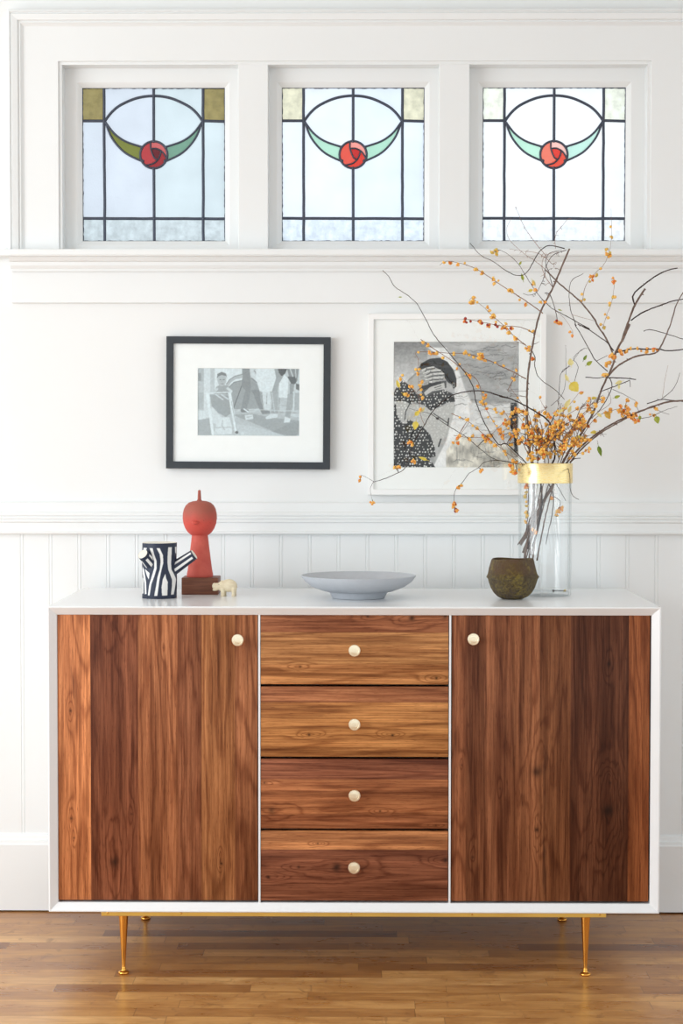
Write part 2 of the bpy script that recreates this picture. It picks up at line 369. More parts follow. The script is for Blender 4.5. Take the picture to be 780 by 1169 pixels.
def smooth2(P, step=8): return [(v.x, v.y) for v in catmull([Vector((a, b, 0)) for a, b in P], step)]
ARC = smooth2([(160, 229), (190, 190), (230, 158), (300, 128), (375, 118), (450, 128), (522, 160), (560, 190), (590, 229)])
SU = smooth2([(162, 232), (200, 282), (250, 318), (322, 343)]); SL = smooth2([(162, 232), (192, 305), (248, 368), (326, 408)])
mir = lambda P: [(750-a, b) for a, b in P]
RC = (375, 378); RR = 60
circ = [(RC[0]+RR*math.cos(i*math.pi/16), RC[1]+RR*math.sin(i*math.pi/16)) for i in range(33)]
PET = [smooth2([(362, 320), (362, 352), (378, 392), (396, 400)]), smooth2([(362, 352), (385, 350), (414, 366), (433, 398)]), smooth2([(408, 362), (398, 392), (376, 415), (342, 424)])]
LEAVES = [SU+[(328, 375)]+SL[::-1], mir(SU+[(328, 375)]+SL[::-1])]
TXT = ['leaded stained glass window with olive corner panes, leftmost', 'leaded stained glass window in the middle, with a red rose', 'leaded stained glass window above the berry branches']
for w in range(3):
    x0, x1 = gx[w]; cxw = (x0+x1)/2
    win = struct(empty('window_%d' % (w+1), (cxw, YG, gz0)))
    win['label'] = TXT[w]; org = Vector((cxw, YG, gz0))
    # sash: stepped bevel frame
    bm = bmesh.new(); m = .062
    ring_frame(bm, x0-m-cxw, x1+m-cxw, -m, gz1-gz0+m, [(0, -.014), (m-.012, -.014), (m-.008, -.0115), (m-.001, -.005), (m+.001, -.003), (m+.001, .008), (0, .008)])
    from_bm('sash', bm, TRIM, win)
    U = lambda a: (a-375)/630*(x1-x0); V = lambda b: (762-b)/680*(gz1-gz0)
    T = TINT[w]
    mats = {k: glassmat('%s_glass' % n_, T[k], b=bb, sc=45 if bb > .65 else 120) for k, n_, bb in (('a', 'pale_blue_textured', .35), ('b', 'pale_green_textured', .3), ('low', 'rippled_clear', 1.0), ('c', 'amber_mottled', .7), ('l', 'olive_green', .3), ('r', 'sea_green', .3))}
    rose = [glassmat('rose_red_glass', q, b=.2) for q in T['rose']]
    NX, NZ = 158, 170
    cv = Canvas(60, 690, 82, 762, NX, NZ, 0)
    reg = np.zeros((NZ, NX), int)                                # 0 clear pale blue
    reg[cv.x > 375] = 1; reg[(cv.x > 592)] = 1; reg[cv.y > 660] = 2
    reg[(cv.y < 228) & ((cv.x < 157) | (cv.x > 592))] = 3
    ml = cv.mask_poly(LEAVES[0]); mr = cv.mask_poly(LEAVES[1]); reg[ml] = 4; reg[mr] = 5
    mc = cv.mask_ell(RC[0], RC[1], RR, RR); dx = cv.x-RC[0]; dy = cv.y-RC[1]
    pet = np.where(cv.mask_poly([(315, 315), (362, 315)]+PET[0][:-2]+[(380, 400), (342, 424), (315, 440)]), 6, 8)
    pet[cv.mask_poly([(362, 315), (440, 315), (440, 398)]+PET[1][::-1])] = 7
    pet[cv.mask_poly([(363, 352), (385, 350), (408, 362), (398, 390), (386, 398), (370, 378)])] = 9
    reg[mc] = pet[mc]
    P_ = np.stack((U(cv.x), np.zeros_like(cv.x), V(cv.y)), -1)
    def part(name, ids, mm):
        bmx = bmesh.new(); vs = {}
        for j in range(NZ-1):
            for i in range(NX-1):
                r_ = reg[j, i]
                if r_ in ids:
                    q = []
                    for jj, ii in ((j+1, i), (j+1, i+1), (j, i+1), (j, i)):
                        if (jj, ii) not in vs: vs[(jj, ii)] = bmx.verts.new(P_[jj, ii])
                        q.append(vs[(jj, ii)])
                    f = bmx.faces.new(q); f.material_index = ids.index(r_)
        me = bpy.data.meshes.new(name); bmx.to_mesh(me); bmx.free()
        return link(name, me, mm, win)
    part('clear_pane', [0, 1, 2], [mats['a'], mats['b'], mats['low']])
    part('corner_pane', [3], [mats['c']])
    part('leaf_pane', [4, 5], [mats['l'], mats['r']])
    part('rose_pane', [6, 7, 8, 9], rose)
    # lead came
    bm = bmesh.new(); Yv = Vector((0, 1, 0)); k = (x1-x0)/630
    def came(P, wd=6.2, th=.003):
        tube(bm, [(U(a), 0, V(b)) for a, b in P], [(wd*k, th)]*len(P), 8, flat=Yv)
    def wob(P, a=1.2): return [(x+random.uniform(-a, a), y+random.uniform(-a, a)) for x, y in P]
    came(wob(seg((157, 84), (158, 760)), .8)); came(wob(seg((592, 84), (592, 760)), .8))
    came(seg((375, 84), (375, 322))); came(seg((375, 436), (376, 760)))
    came(seg((62, 228), (157, 228), 3)); came(seg((592, 228), (690, 231), 3)); came(wob(seg((62, 659), (690, 661)), .6))
    came(ARC, 6); came(circ, 5)
    for q in (SU, SL): came(q, 4.6); came(mir(q), 4.6)
    for q in PET: came(q, 3.6)
    for P in (seg((60, 82), (690, 83), 60), seg((60, 762), (690, 762), 60), seg((61, 82), (61, 762), 60), seg((689, 82), (689, 762), 60)): came(wob(P, 1.6), 4.2)
    for a, b in ((157, 228), (592, 228), (375, 118), (375, 660), (157, 660), (592, 660), (375, 318), (375, 438), (322, 345), (428, 345), (326, 406), (424, 406)):
        bmesh.ops.create_uvsphere(bm, u_segments=10, v_segments=6, radius=.0046, matrix=Matrix.Translation((U(a), -.001, V(b))) @ Matrix.Diagonal((1, .75, 1, 1)))
    from_bm('lead_came', bm, LEAD, win, smooth=True, auto=50)
    bm = bmesh.new()
    for P in (seg((64, 76), (686, 77), 50), seg((57, 90), (57, 755), 50)):
        tube(bm, [(U(a), -.001, V(b)) for a, b in wob(P, 1.6)], [((2.2+random.random()*2)*k, .002) for _ in P], 6, flat=Yv)
    from_bm('putty_line', bm, PUTTY, win, smooth=True)
# ------------------------------------------------------------------ light
wd = bpy.data.worlds.new('daylight'); bpy.context.scene.world = wd; wd.use_nodes = True
bg = wd.node_tree.nodes['Background']; bg.inputs[0].default_value = (.895, .96, 1.0, 1); bg.inputs[1].default_value = WORLD
def area(name, loc, tgt, sx, sy, power, col=(1, 1, 1)):
    l = bpy.data.lights.new(name, 'AREA'); l.shape = 'RECTANGLE'; l.size = sx; l.size_y = sy; l.energy = power; l.color = col
    o = bpy.data.objects.new(name, l); COL.objects.link(o); o.location = loc
    o.rotation_euler = (Vector(tgt)-Vector(loc)).to_track_quat('-Z', 'Y').to_euler(); return o
area('window_daylight', (-2.9, -1.7, 1.35), (0, .2, .7), 2.2, 2.2, LEFT, (.95, .985, 1))  # added unseen area lamp for assumed light from the left; no window stands there
vs = bpy.context.scene.view_settings; vs.view_transform = 'Standard'; vs.look = 'None'; vs.gamma = 1; vs.use_curve_mapping = False; vs.exposure = EXPO
# ================================================================== SIDEBOARD
sb = tag(empty('sideboard', (0, .28, 0)), 'white lacquered sideboard with walnut doors, four drawers and brass legs', 'sideboard')
OFF = Vector((0, .28, 0))
YD = .013                                            # door face
def part(name, bm, m, parent=sb, off=OFF, **k):
    bmesh.ops.translate(bm, verts=bm.verts, vec=-off)
    return from_bm(name, bm, m, parent, **k)
T0 = .0205
bm = bmesh.new()
ring_frame(bm, -HW, HW, ZB, ZT, [(0, .0015), (.0015, 0), (.0035, 0), (T0-.001, .011), (T0, .0125), (T0, DEP-.012), (0, DEP-.002)])
bmesh.ops.remove_doubles(bm, verts=bm.verts, dist=1e-6)
bmesh.ops.holes_fill(bm, edges=[e for e in bm.edges if e.is_boundary], sides=0)
box(bm, -HW+.001, HW-.001, DEP-.012, DEP, ZB+.001, ZT-.001)
dv = [(295.0, 297.3), (512.6, 514.9)]
for a, b in dv: box(bm, xp(a, .012, 860), xp(b, .012, 860), .012, DEP-.012, ZB+T0-.001, ZT-T0+.001)
part('body', bm, LAC, smooth=False)
dl = (xp(66.2, YD, 860), xp(294.2, YD, 860)); dr = (xp(515.6, YD, 860), xp(741.4, YD, 860)); dm = (xp(297.6, YD, 860), xp(511.9, YD, 860))
zt_, zb_ = zp(702.2, YD), zp(1028.3, YD)
Zd = lambda py: zp(py, YD); Xd = lambda px, py=860: xp(px, YD, py)
# planks from the photograph: left door px edges
def L(*a): return [(Xd(p), c) for p, c in a]
WL = walnut('walnut_left_door', 'x', dl[0], dl[1], L((60, (186, 112, 72)), (103, (128, 72, 50)), (157, (162, 98, 66)), (203, (142, 84, 58)), (230, (160, 100, 64)), (268, (152, 92, 62))),
    [(Xd(81), Zd(812), .008, .9), (Xd(81), Zd(935), .008, .8), (Xd(84), Zd(957), .006, .8), (Xd(252), Zd(986), .008, 1.1), (Xd(187), Zd(740), .006, .4), (Xd(136), Zd(700), .03, -.9), (Xd(130), Zd(985), .030, .9), (Xd(150), Zd(930), .008, .6)], 2.3, 13, gain=1.0)
WR = walnut('walnut_right_door', 'x', dr[0], dr[1], L((510, (146, 86, 58)), (532, (124, 72, 48)), (552, (138, 82, 56)), (583, (142, 85, 57)), (616, (134, 80, 52)), (651, (100, 56, 38)), (717, (162, 92, 56))),
    [(Xd(613), Zd(947), .014, 1.3), (Xd(695), Zd(922), .010, .25), (Xd(695), Zd(925), .035, 1.6), (Xd(695), Zd(757), .010, .9), (Xd(540), Zd(978), .008, .7), (Xd(527), Zd(873), .006, .6), (Xd(697), Zd(893), .008, .7), (Xd(613), Zd(880), .03, .9), (Xd(571), Zd(900), .007, .4)], 6.1, 13, gain=.86)
def Zl(*a): return [(Zd(p), c) for p, c in a]
dy_ = [(702.2, 781.3), (784.0, 864.0), (866.8, 946.0), (948.8, 1028.3)]
DW = [walnut('walnut_drawer_front_a', 'z', Zd(781.3), Zd(702.2), Zl((785, (184, 122, 78)), (759, (190, 130, 84)), (722, (158, 96, 66))), [(Zd(761), Xd(343), .008, .7), (Zd(705), Xd(470), .016, 1.2), (Zd(704), Xd(420), .010, .9), (Zd(703), Xd(508), .014, 1.2), (Zd(774), Xd(498), .009, 1)], 1.2, 10),
      walnut('walnut_drawer_front_b', 'z', Zd(864.0), Zd(784.0), Zl((868, (178, 116, 70)), (842, (190, 126, 76)), (802, (160, 98, 66))), [(Zd(839), Xd(353), .008, 1.2), (Zd(839), Xd(448), .008, 1.2)], 4.4, 10),
      walnut('walnut_drawer_front_c', 'z', Zd(946.0), Zd(866.8), Zl((950, (152, 90, 60)), (930, (160, 96, 62)), (890, (142, 82, 58))), [(Zd(894), Xd(302), .006, .9), (Zd(926), Xd(434), .007, .9), (Zd(942), Xd(498), .005, .8), (Zd(925), Xd(310), .02, .8)], 7.7, 10),
      walnut('walnut_drawer_front_d', 'z', Zd(1028.3), Zd(948.8), Zl((1032, (134, 78, 56)), (1000, (132, 76, 54)), (970, (172, 108, 68))), [(Zd(963), Xd(363), .005, 1.1), (Zd(990), Xd(341), .009, .8), (Zd(1002), Xd(306), .010, 1.2), (Zd(982), Xd(509), .012, 1.4), (Zd(990), Xd(385), .025, 1)], 9.9, 10)]
def knob(parent, px, py):
    p = at(px, py, YD-.026); bm = bmesh.new()
    pr = [(.0062, 0), (.0062, .0015), (.0048, .003), (.0045, .013), (.006, .016), (.0122, .0185), (.0136, .0200), (.0138, .0255), (.0128, .0268), (.0098, .0270), (.0094, .0265), (.006, .0268), (.0056, .0264), (0, .0266)]
    lathe(bm, pr, n=40)
    bmesh.ops.rotate(bm, verts=bm.verts, cent=(0, 0, 0), matrix=Matrix.Rotation(math.radians(90), 3, 'X'))
    bmesh.ops.translate(bm, verts=bm.verts, vec=Vector((p.x, YD+.0005, p.z)))
    o = part('knob', bm, KNOB, parent, smooth=True, auto=30); o['label'] = 'round brass knob'; return o
def front(name, x0, x1, z0, z1, m, kpx):
    bm = bmesh.new(); box(bm, x0, x1, YD, YD+.019, z0, z1, .0012)
    o = part(name, bm, m, smooth=True, auto=40); knob(o, *kpx); return o
o = front('door', dl[0], dl[1], zb_, zt_, WL, (271.3, 731)); o['label'] = 'left walnut door of vertical staves'
o = front('door', dr[0], dr[1], zb_, zt_, WR, (540.8, 730)); o['label'] = 'right, darker walnut door with two knots'
for (a, b), m, kp, lb in zip(dy_, DW, ((404.8, 743), (404.8, 827.5), (404.8, 908.7), (404.3, 991)), ('top drawer, dark streaks at its upper edge', 'second drawer with a pair of knots', 'third drawer', 'bottom drawer with dark swirling grain')):
    o = front('drawer', dm[0], dm[1], Zd(b), Zd(a), m, kp); o['label'] = lb
# brass base: angle bar and tapered legs
bm = bmesh.new(); xb0, xb1 = xp(116, .014, 1045), xp(692, .014, 1045)
box(bm, xb0, xb1, .010, .013, ZB-.0115, ZB-.0002, .0006); box(bm, xb0, xb1, .013, .040, ZB-.0035, ZB-.0002)
box(bm, xb0, xb1, DEP-.060, DEP-.033, ZB-.0035, ZB-.0002); box(bm, xb0, xb1, DEP-.033, DEP-.030, ZB-.0115, ZB-.0002, .0006)
for xx in (xb0, xb1-.03): box(bm, xx, xx+.03, .041, DEP-.061, ZB-.0035, ZB-.0003)
tb = plain('brass_angle_bar', S(250, 214, 118), .3, 1, .1, 9, bump=.15)
fr_ = part('base_rail', bm, tb)
for px in (123, 207, 401, 539, 685):
    bm = bmesh.new(); x = xp(px, .010, 1043); lathe(bm, [(.0026, 0), (.0026, .0008), (.0015, .0016), (0, .0017)], n=14)
    bmesh.ops.rotate(bm, verts=bm.verts, cent=(0, 0, 0), matrix=Matrix.Rotation(math.radians(90), 3, 'X')); bmesh.ops.translate(bm, verts=bm.verts, vec=Vector((x, .0101, ZB-.0042)))
    part('screw', bm, BRASS, fr_, smooth=True)
GOLD = plain('golden_brass_leg', S(232, 170, 80), .16, 1, .04, 20)
for (px, py, pyb, Y) in ((141.2, 1080, 1115, .026), (668.6, 1080, 1117, .026), (166.3, 1055, 1060, DEP-.046), (641.9, 1055, 1062, DEP-.046)):
    bm = bmesh.new(); X_ = xp(px, Y, py)
    pr = [(0, 0), (.0105, 0), (.0128, .0015), (.0132, .0035), (.0115, .0062), (.007, .0075), (.0052, .010), (.0056, .013), (.0047, .0155), (.0044, .018)]
    pr += [(.0044+.0072*(i/8)**1.1, .018+(ZB-.0037-.018)*i/8) for i in range(1, 9)]
    lathe(bm, pr, (X_, Y, 0), 28); o = part('leg', bm, GOLD, smooth=True, auto=60)
# ================================================================== THINGS ON TOP
def top(px, py): return atz(px, py, ZT)
def scale_at(Y): return FPX/((Vector((0, Y, 1))-CAM).dot(_fw))       # px per metre
# ---- grey pedestal bowl
c = Vector((top(409.3, 683).x, top(409.3, 682.5).y, ZT)); s = scale_at(c.y); R_ = 65.8/s; rf_ = 30/s
bm = bmesh.new()
lathe(bm, [(0, 0), (rf_*.95, 0), (rf_, .0008), (rf_*1.02, .004), (rf_*1.12, .016), (R_*.60, .0175), (R_*.80, .028), (R_*.93, .041), (R_*.995, .0535), (R_, .0555), (R_*.985, .0562), (R_*.955, .053), (R_*.8, .042), (R_*.62, .032), (R_*.50, .0285), (R_*.25, .0275), (0, .0272)], n=96)
GREY = plain('matte_grey_ceramic', S(186, 190, 196), .6, 0, .03, 60, bump=.05)
tag(from_bm('pedestal_bowl', bm, GREY, loc=c, smooth=True, auto=28), 'wide shallow grey ceramic bowl on a low foot', 'bowl')
# ---- mossy bowl
c = Vector((top(585.3, 684).x, top(585, 683.6).y, ZT)); s = scale_at(c.y)
R_ = 29.6/s
def wob(t_, z, k): return 1+.018*math.cos(5*t_+.4)+.012*math.sin(3*t_+z*60)+.008*math.sin(11*t_+k)
bm = bmesh.new()
pr = [(0, .0006), (.018, 0), (.026, .001), (.036, .006), (.046, .0155), (.053, .0275), (.0575, .040), (.0600, .049), (.0625, .0525), (.0632, .055), (.0610, .0575), (.0590, .062), (.0565, .074), (.0530, .088), (.0510, .0955), (.0490, .0985), (.0460, .0985), (.0440, .094), (.046, .08), (.052, .058), (.049, .035), (.035, .014), (0, .011)]
pr = [(r*R_/.0625, z) for r, z in pr]
lathe(bm, pr, n=80, wob=wob)
for v in bm.verts:
    if v.co.z > .085: v.co.z += .0012*math.sin(math.atan2(v.co.y, v.co.x)*3+1)-.001
t = NT('moss_covered_pulp'); h = t.noise(t.obj(), 28, 5, .65); g = t.noise(t.obj(), 170, 5, .7); f2 = t.noise(t.obj(), 600, 3, .6)
zz = t.sep(t.obj())[2]
cm = t.mix(t.map(h, .38, .62), S(84, 62, 28), S(140, 118, 40)); cm = t.mix(t.map(g, .42, .56, .9, 0), cm, S(66, 48, 24)); cm = t.mix(t.map(h, .58, .72, 0, .7), cm, S(172, 152, 56))
cm = t.mix(t.math('MULTIPLY', t.map(zz, .058, .066), t.map(h, .6, .4, .2, .8)), cm, S(110, 78, 48))
t.bsdf(cm, .95, 0, .1, t.bump(t.math('ADD', g, f2), 1, .006), Sheen_Weight=.25)
tag(from_bm('moss_bowl', bm, t.m, loc=c, smooth=True, auto=60), 'small round moss covered bowl with a raised ridge around its middle', 'bowl')
# ---- wooden block, coral figure
yb0 = top(228, 679).y; yb1 = yb0+.088
p0, p1 = xp(207.3, yb0, 670), xp(249, yb0, 670); bh = .041
def Zat(py, Y, px=228): return at(px, py, Y).z
bm = bmesh.new(); cb = Vector(((p0+p1)/2, (yb0+yb1)/2, ZT)); w2 = (p1-p0)/2
box(bm, -w2, w2, -.044, .044, 0, Zat(659.7, yb0)-ZT, .0012); bh = Zat(659.7, yb0)-ZT
t = NT('red_brown_wood_block'); X = t.sep(t.obj()); f = t.noise(t.com(t.math('MULTIPLY', X[0], 14), t.math('MULTIPLY', X[1], 40), t.math('MULTIPLY', X[2], 260)), 1, 4, .6)
t.bsdf(t.mix(t.map(f, .3, .7), S(98, 56, 40), S(140, 88, 64)), .5, 0, .4, t.bump(f, .1, .001))
tag(from_bm('wooden_block', bm, t.m, loc=cb, smooth=True), 'reddish brown wooden block under the coral figure', 'block')
yf_ = (yb0+yb1)/2-.004; s = scale_at(yf_); zb0 = ZT+bh
fx = xp(228.3, yf_, 640)
fig = tag(empty('bird_figure', (fx, yf_, zb0)), 'coral red ceramic figure with a round head, small beak and spike on top', 'figurine')
t = NT('coral_glazed_clay'); o = t.obj(); zz = t.sep(o)[2]; h = t.noise(o, 40, 3); sp = t.noise(o, 420, 2, .5)
cc = t.mix(t.map(h, .3, .7), S(196, 84, 72), S(208, 98, 84)); cc = t.mix(t.map(sp, .70, .76, 0, .7), cc, S(120, 40, 36))
t.bsdf(cc, .6, 0, .35, t.bump(h, .06)); CORAL = t.m
t = NT('brown_red_glazed_head'); o = t.obj(); zz = t.sep(o)[2]; h = t.noise(o, 45, 4); sp = t.noise(o, 330, 2, .5)
z1_, z2_ = Zat(597, yf_)-zb0, Zat(582, yf_)-zb0
m_ = t.map(t.math('ADD', zz, t.math('MULTIPLY', t.math('SUBTRACT', h, .5), .03)), z1_, z2_)
cc = t.mix(m_, S(204, 80, 68), S(166, 90, 76)); cc = t.mix(t.map(sp, .66, .74, 0, .7), cc, S(118, 40, 36))
t.bsdf(cc, .62, 0, .35, t.bump(h, .08)); HEADM = t.m
r0, r1 = 15.2/s, 9.2/s; zn = Zat(611, yf_)-zb0
bm = bmesh.new(); lathe(bm, [(0, 0), (r0*.97, 0), (r0, .0015), (r0*.98, .008)]+[(r0+(r1-r0)*(k/6)**.9, zn*k/6) for k in range(1, 7)]+[(0, zn)], n=48)
from_bm('body', bm, CORAL, fig, smooth=True, auto=50)
zh0, zh1 = Zat(612, yf_)-zb0, Zat(571.5, yf_)-zb0; hh = zh1-zh0; rh = 19.6/s
bm = bmesh.new(); HP = [(0, 0), (.36, .004), (.52, .035), (.70, .11), (.85, .22), (.95, .35), (1.0, .50), (.985, .64), (.93, .76), (.82, .865), (.65, .94), (.42, .983), (.2, .997), (0, 1.0)]
lathe(bm, [(a*rh, zh0+b*hh) for a, b in HP], n=56)
hd = from_bm('head', bm, HEADM, fig, smooth=True, auto=75)
bm = bmesh.new(); zs_ = Zat(559.3, yf_)-zb0
lathe(bm, [(.012, zh1-.0035), (.0075, zh1-.001), (.0047, zh1+.003), (.0042, (zs_+zh1)/2), (.0036, zs_-.002), (.002, zs_-.0003), (0, zs_)], (-.001, 0, 0), 20)
from_bm('spike', bm, HEADM, hd, smooth=True, auto=75)
bm = bmesh.new(); zk = Zat(595.5, yf_)-zb0; xk = xp(224.5, yf_, 595)-fx
bmesh.ops.create_uvsphere(bm, u_segments=20, v_segments=12, radius=1, matrix=Matrix.Translation((xk, -rh*.965, zk)) @ Matrix.Rotation(.25, 4, 'X') @ Matrix.Diagonal((.0085, .0105, .0048, 1)))
from_bm('beak', bm, HEADM, hd, smooth=True, auto=80)
# ---- tree-stump vase, painted stripes
c = Vector((top(181.3, 683).x, top(181.3, 682.3).y, ZT)); s = scale_at(c.y); R_ = 19.7/s; Hh = Zat(620.5, c.y-R_)-ZT
tv = tag(empty('tree_trunk_vase', c), 'navy and white striped ceramic vase shaped like a tree stump with two branches', 'vase')
VM = vcol('striped_glaze', .5, .4, .02); INNER = plain('cream_inner_glaze', S(232, 228, 214), .5, 0, .02)
NV = (38/255, 46/255, 66/255); WH = (.93, .925, .91)
# canvas in crop pixels: x 100..440 spans the front half, y 175..735
def X2T(x): return math.asin(max(-1, min(1, (x-270)/170)))
STR = [[(190, 222), (222, 222), (240, 290), (262, 350), (262, 420), (238, 500), (208, 580), (190, 695), (172, 695), (185, 590), (212, 500), (236, 420), (236, 350), (214, 290)],
       [(260, 222), (292, 222), (322, 290), (326, 370), (306, 450), (288, 540), (268, 695), (236, 697), (256, 590), (268, 510), (292, 430), (300, 350), (290, 280)],
       [(370, 215), (402, 215), (400, 300), (398, 380), (402, 440), (436, 540), (430, 600), (418, 690), (394, 690), (402, 600), (404, 540), (372, 440), (364, 360), (366, 280)],
       [(345, 475), (352, 520), (366, 560), (362, 695), (312, 695), (308, 610), (320, 530)],
       [(138, 430), (188, 470), (180, 535), (160, 500)], [(112, 410), (128, 440), (150, 560), (158, 680), (138, 685), (132, 580), (108, 450)], [(104, 520), (116, 530), (122, 680), (106, 685)],
       [(126, 222), (164, 222), (150, 250), (120, 255)], [(428, 215), (439, 215), (438, 290), (430, 270)]]
cv = Canvas(-math.pi, math.pi, 175, 728, 480, 220, NV)
for q in STR:
    cv.poly([(X2T(a), b) for a, b in q], WH)
cv.c[:, :120] = cv.c[:, 240:360]; cv.c[:, 360:] = cv.c[:, 120:240]; cv.blur(2)
def fn(u, v):
    th = (u*2-1)*math.pi; r = R_*(1+.012*np.sin(v*9+th)); return r*np.sin(th), -r*np.cos(th), Hh*(1-v)
cv.mesh('trunk', fn, VM, tv, smooth=True)
bm = bmesh.new(); Rr = R_
lathe(bm, [(0, .002), (Rr*.98, .0002), (Rr*.98, .0015), (0, .003)], n=40)
a_ = [(Rr*1.0, Hh-.0002), (Rr*.97, Hh+.0008), (Rr*.93, Hh-.0004), (Rr*.90, Hh-.004), (Rr*.88, .008), (0, .006)]
lathe(bm, a_, n=48); from_bm('inner_wall', bm, INNER, tv, smooth=True, auto=60)
def stub(A, B, r0_, r1_, stripes, nm):
    A, B = Vector(A), Vector(B); d = (B-A); Ln = d.length; d.normalize(); u_ = Vector((0, 0, 1)).cross(d).normalized(); w_ = d.cross(u_)
    if u_.y > 0: u_ = -u_; w_ = -w_
    cv = Canvas(-math.pi, math.pi, 0, 1, 200, 90, NV)
    for q in stripes:
        for k in (0, 1): cv.poly([(a, b) for a, b in q] if not k else [((a+math.pi) if a < 0 else a-math.pi, b) for a, b in q], WH)
    cv.blur(1)
    def fn(u, v):
        th = (u*2-1)*math.pi; r = r0_+(r1_-r0_)*v; o_ = [None]*3
        return tuple(A[i]+d[i]*Ln*v+(u_[i]*np.cos(th)+w_[i]*np.sin(th))*r for i in range(3))
    br = cv.mesh('branch_stub', fn, VM, tv, smooth=True)
    bm = bmesh.new(); lathe(bm, [(r1_, 0), (r1_*.96, .0006), (r1_*.88, 0), (r1_*.84, -.004), (0, -.005)], n=32)
    bmesh.ops.transform(bm, verts=bm.verts, matrix=Matrix.Translation(B) @ d.to_track_quat('Z', 'Y').to_matrix().to_4x4())
    from_bm('stub_end', bm, INNER, br, smooth=True, auto=60)
def loc_(cx_, cy_, dy=0): return at(150+cx_/8.667, 600+cy_/8.667, c.y+dy)-c
stub(loc_(395, 440), loc_(622, 285, -.004), .0165, .0128, [[(-.75, .05), (-.75, .95), (-.35, .95), (-.35, .05)], [(.15, .12), (.15, .92), (.6, .92), (.6, .12)]], 'right')
stub(loc_(235, 425, -.012), loc_(112, 282, -.052), .0165, .0128, [[(-.9, .1), (-.9, .85), (-.4, .85), (-.45, .1)], [(.0, .05), (.1, .85), (.6, .85), (.6, .1)], [(1.0, .1), (1.0, .8), (1.4, .8), (1.4, .1)]], 'left')
# ---- small wooden hippo
c = Vector((top(257, 681).x, top(257, 680.6).y, ZT)); s = scale_at(c.y); q = 1/s
hp = tag(empty('hippo_figurine', c), 'tiny pale wooden hippopotamus standing in front of the block', 'figurine')
t = NT('pale_carved_wood'); f = t.noise(t.vmul(t.obj(), (60, 200, 300)), 1, 4, .6)
t.bsdf(t.mix(t.map(f, .3, .7), S(222, 206, 172), S(240, 228, 200)), .6, 0, .3, t.bump(f, .1, .001)); PW = t.m
bm = bmesh.new()
def ell(x, y, z, a, b, c_, rot=0):
    bmesh.ops.create_uvsphere(bm, u_segments=24, v_segments=16, radius=1, matrix=Matrix.Translation((x*q, y*q, z*q)) @ Matrix.Rotation(rot, 4, 'Y') @ Matrix.Diagonal((a*q, b*q, c_*q, 1)))
ell(3.8, 0, 12.2, 9.6, 6.4, 7.4); ell(-2, 0, 11.5, 7, 5.6, 6.6); ell(8.5, 0, 11.2, 5.2, 5.6, 6.2)
ell(-8.5, 0, 11.3, 5.8, 4.0, 4.0, .08); ell(-12.3, 0, 11.6, 2.9, 3.8, 3.7); ell(-11.0, 0, 7.6, 3.8, 2.9, 1.5, -.12)
ell(-5.0, 0, 13.5, 3.4, 3.6, 3.4)
for x_, y_ in ((-2.6, -3.2), (-1.2, 3.2), (9.6, -3.2), (10.2, 3.2), ):
    lathe(bm, [(0, 0), (2.2*q, 0), (2.4*q, .4*q), (2.1*q, 3*q), (2.8*q, 9*q), (0, 11*q)], (x_*q, y_*q, 0), 16)
ob = from_bm('body', bm, PW, hp, smooth=True, auto=180)
rm = ob.modifiers.new('remesh', 'REMESH'); rm.mode = 'VOXEL'; rm.voxel_size = .0009; rm.use_smooth_shade = True
sm = ob.modifiers.new('smooth', 'SMOOTH'); sm.factor = .5; sm.iterations = 3
for y_ in (-2.6, 2.6):
    bm = bmesh.new(); bmesh.ops.create_uvsphere(bm, u_segments=14, v_segments=8, radius=1, matrix=Matrix.Translation((-4.2*q, y_*q, 17.0*q)) @ Matrix.Diagonal((.9*q, .9*q, 1.3*q, 1)))
    from_bm('ear', bm, PW, hp, smooth=True)
    bm = bmesh.new(); bmesh.ops.create_uvsphere(bm, u_segments=10, v_segments=6, radius=.42*q, matrix=Matrix.Translation((-7.2*q, y_*1.38*q, 13.5*q)))
    from_bm('eye', bm, plain('dark_eye_dot', S(90, 76, 58), .4) if y_ < 0 else bpy.data.materials['dark_eye_dot'], hp, smooth=True)
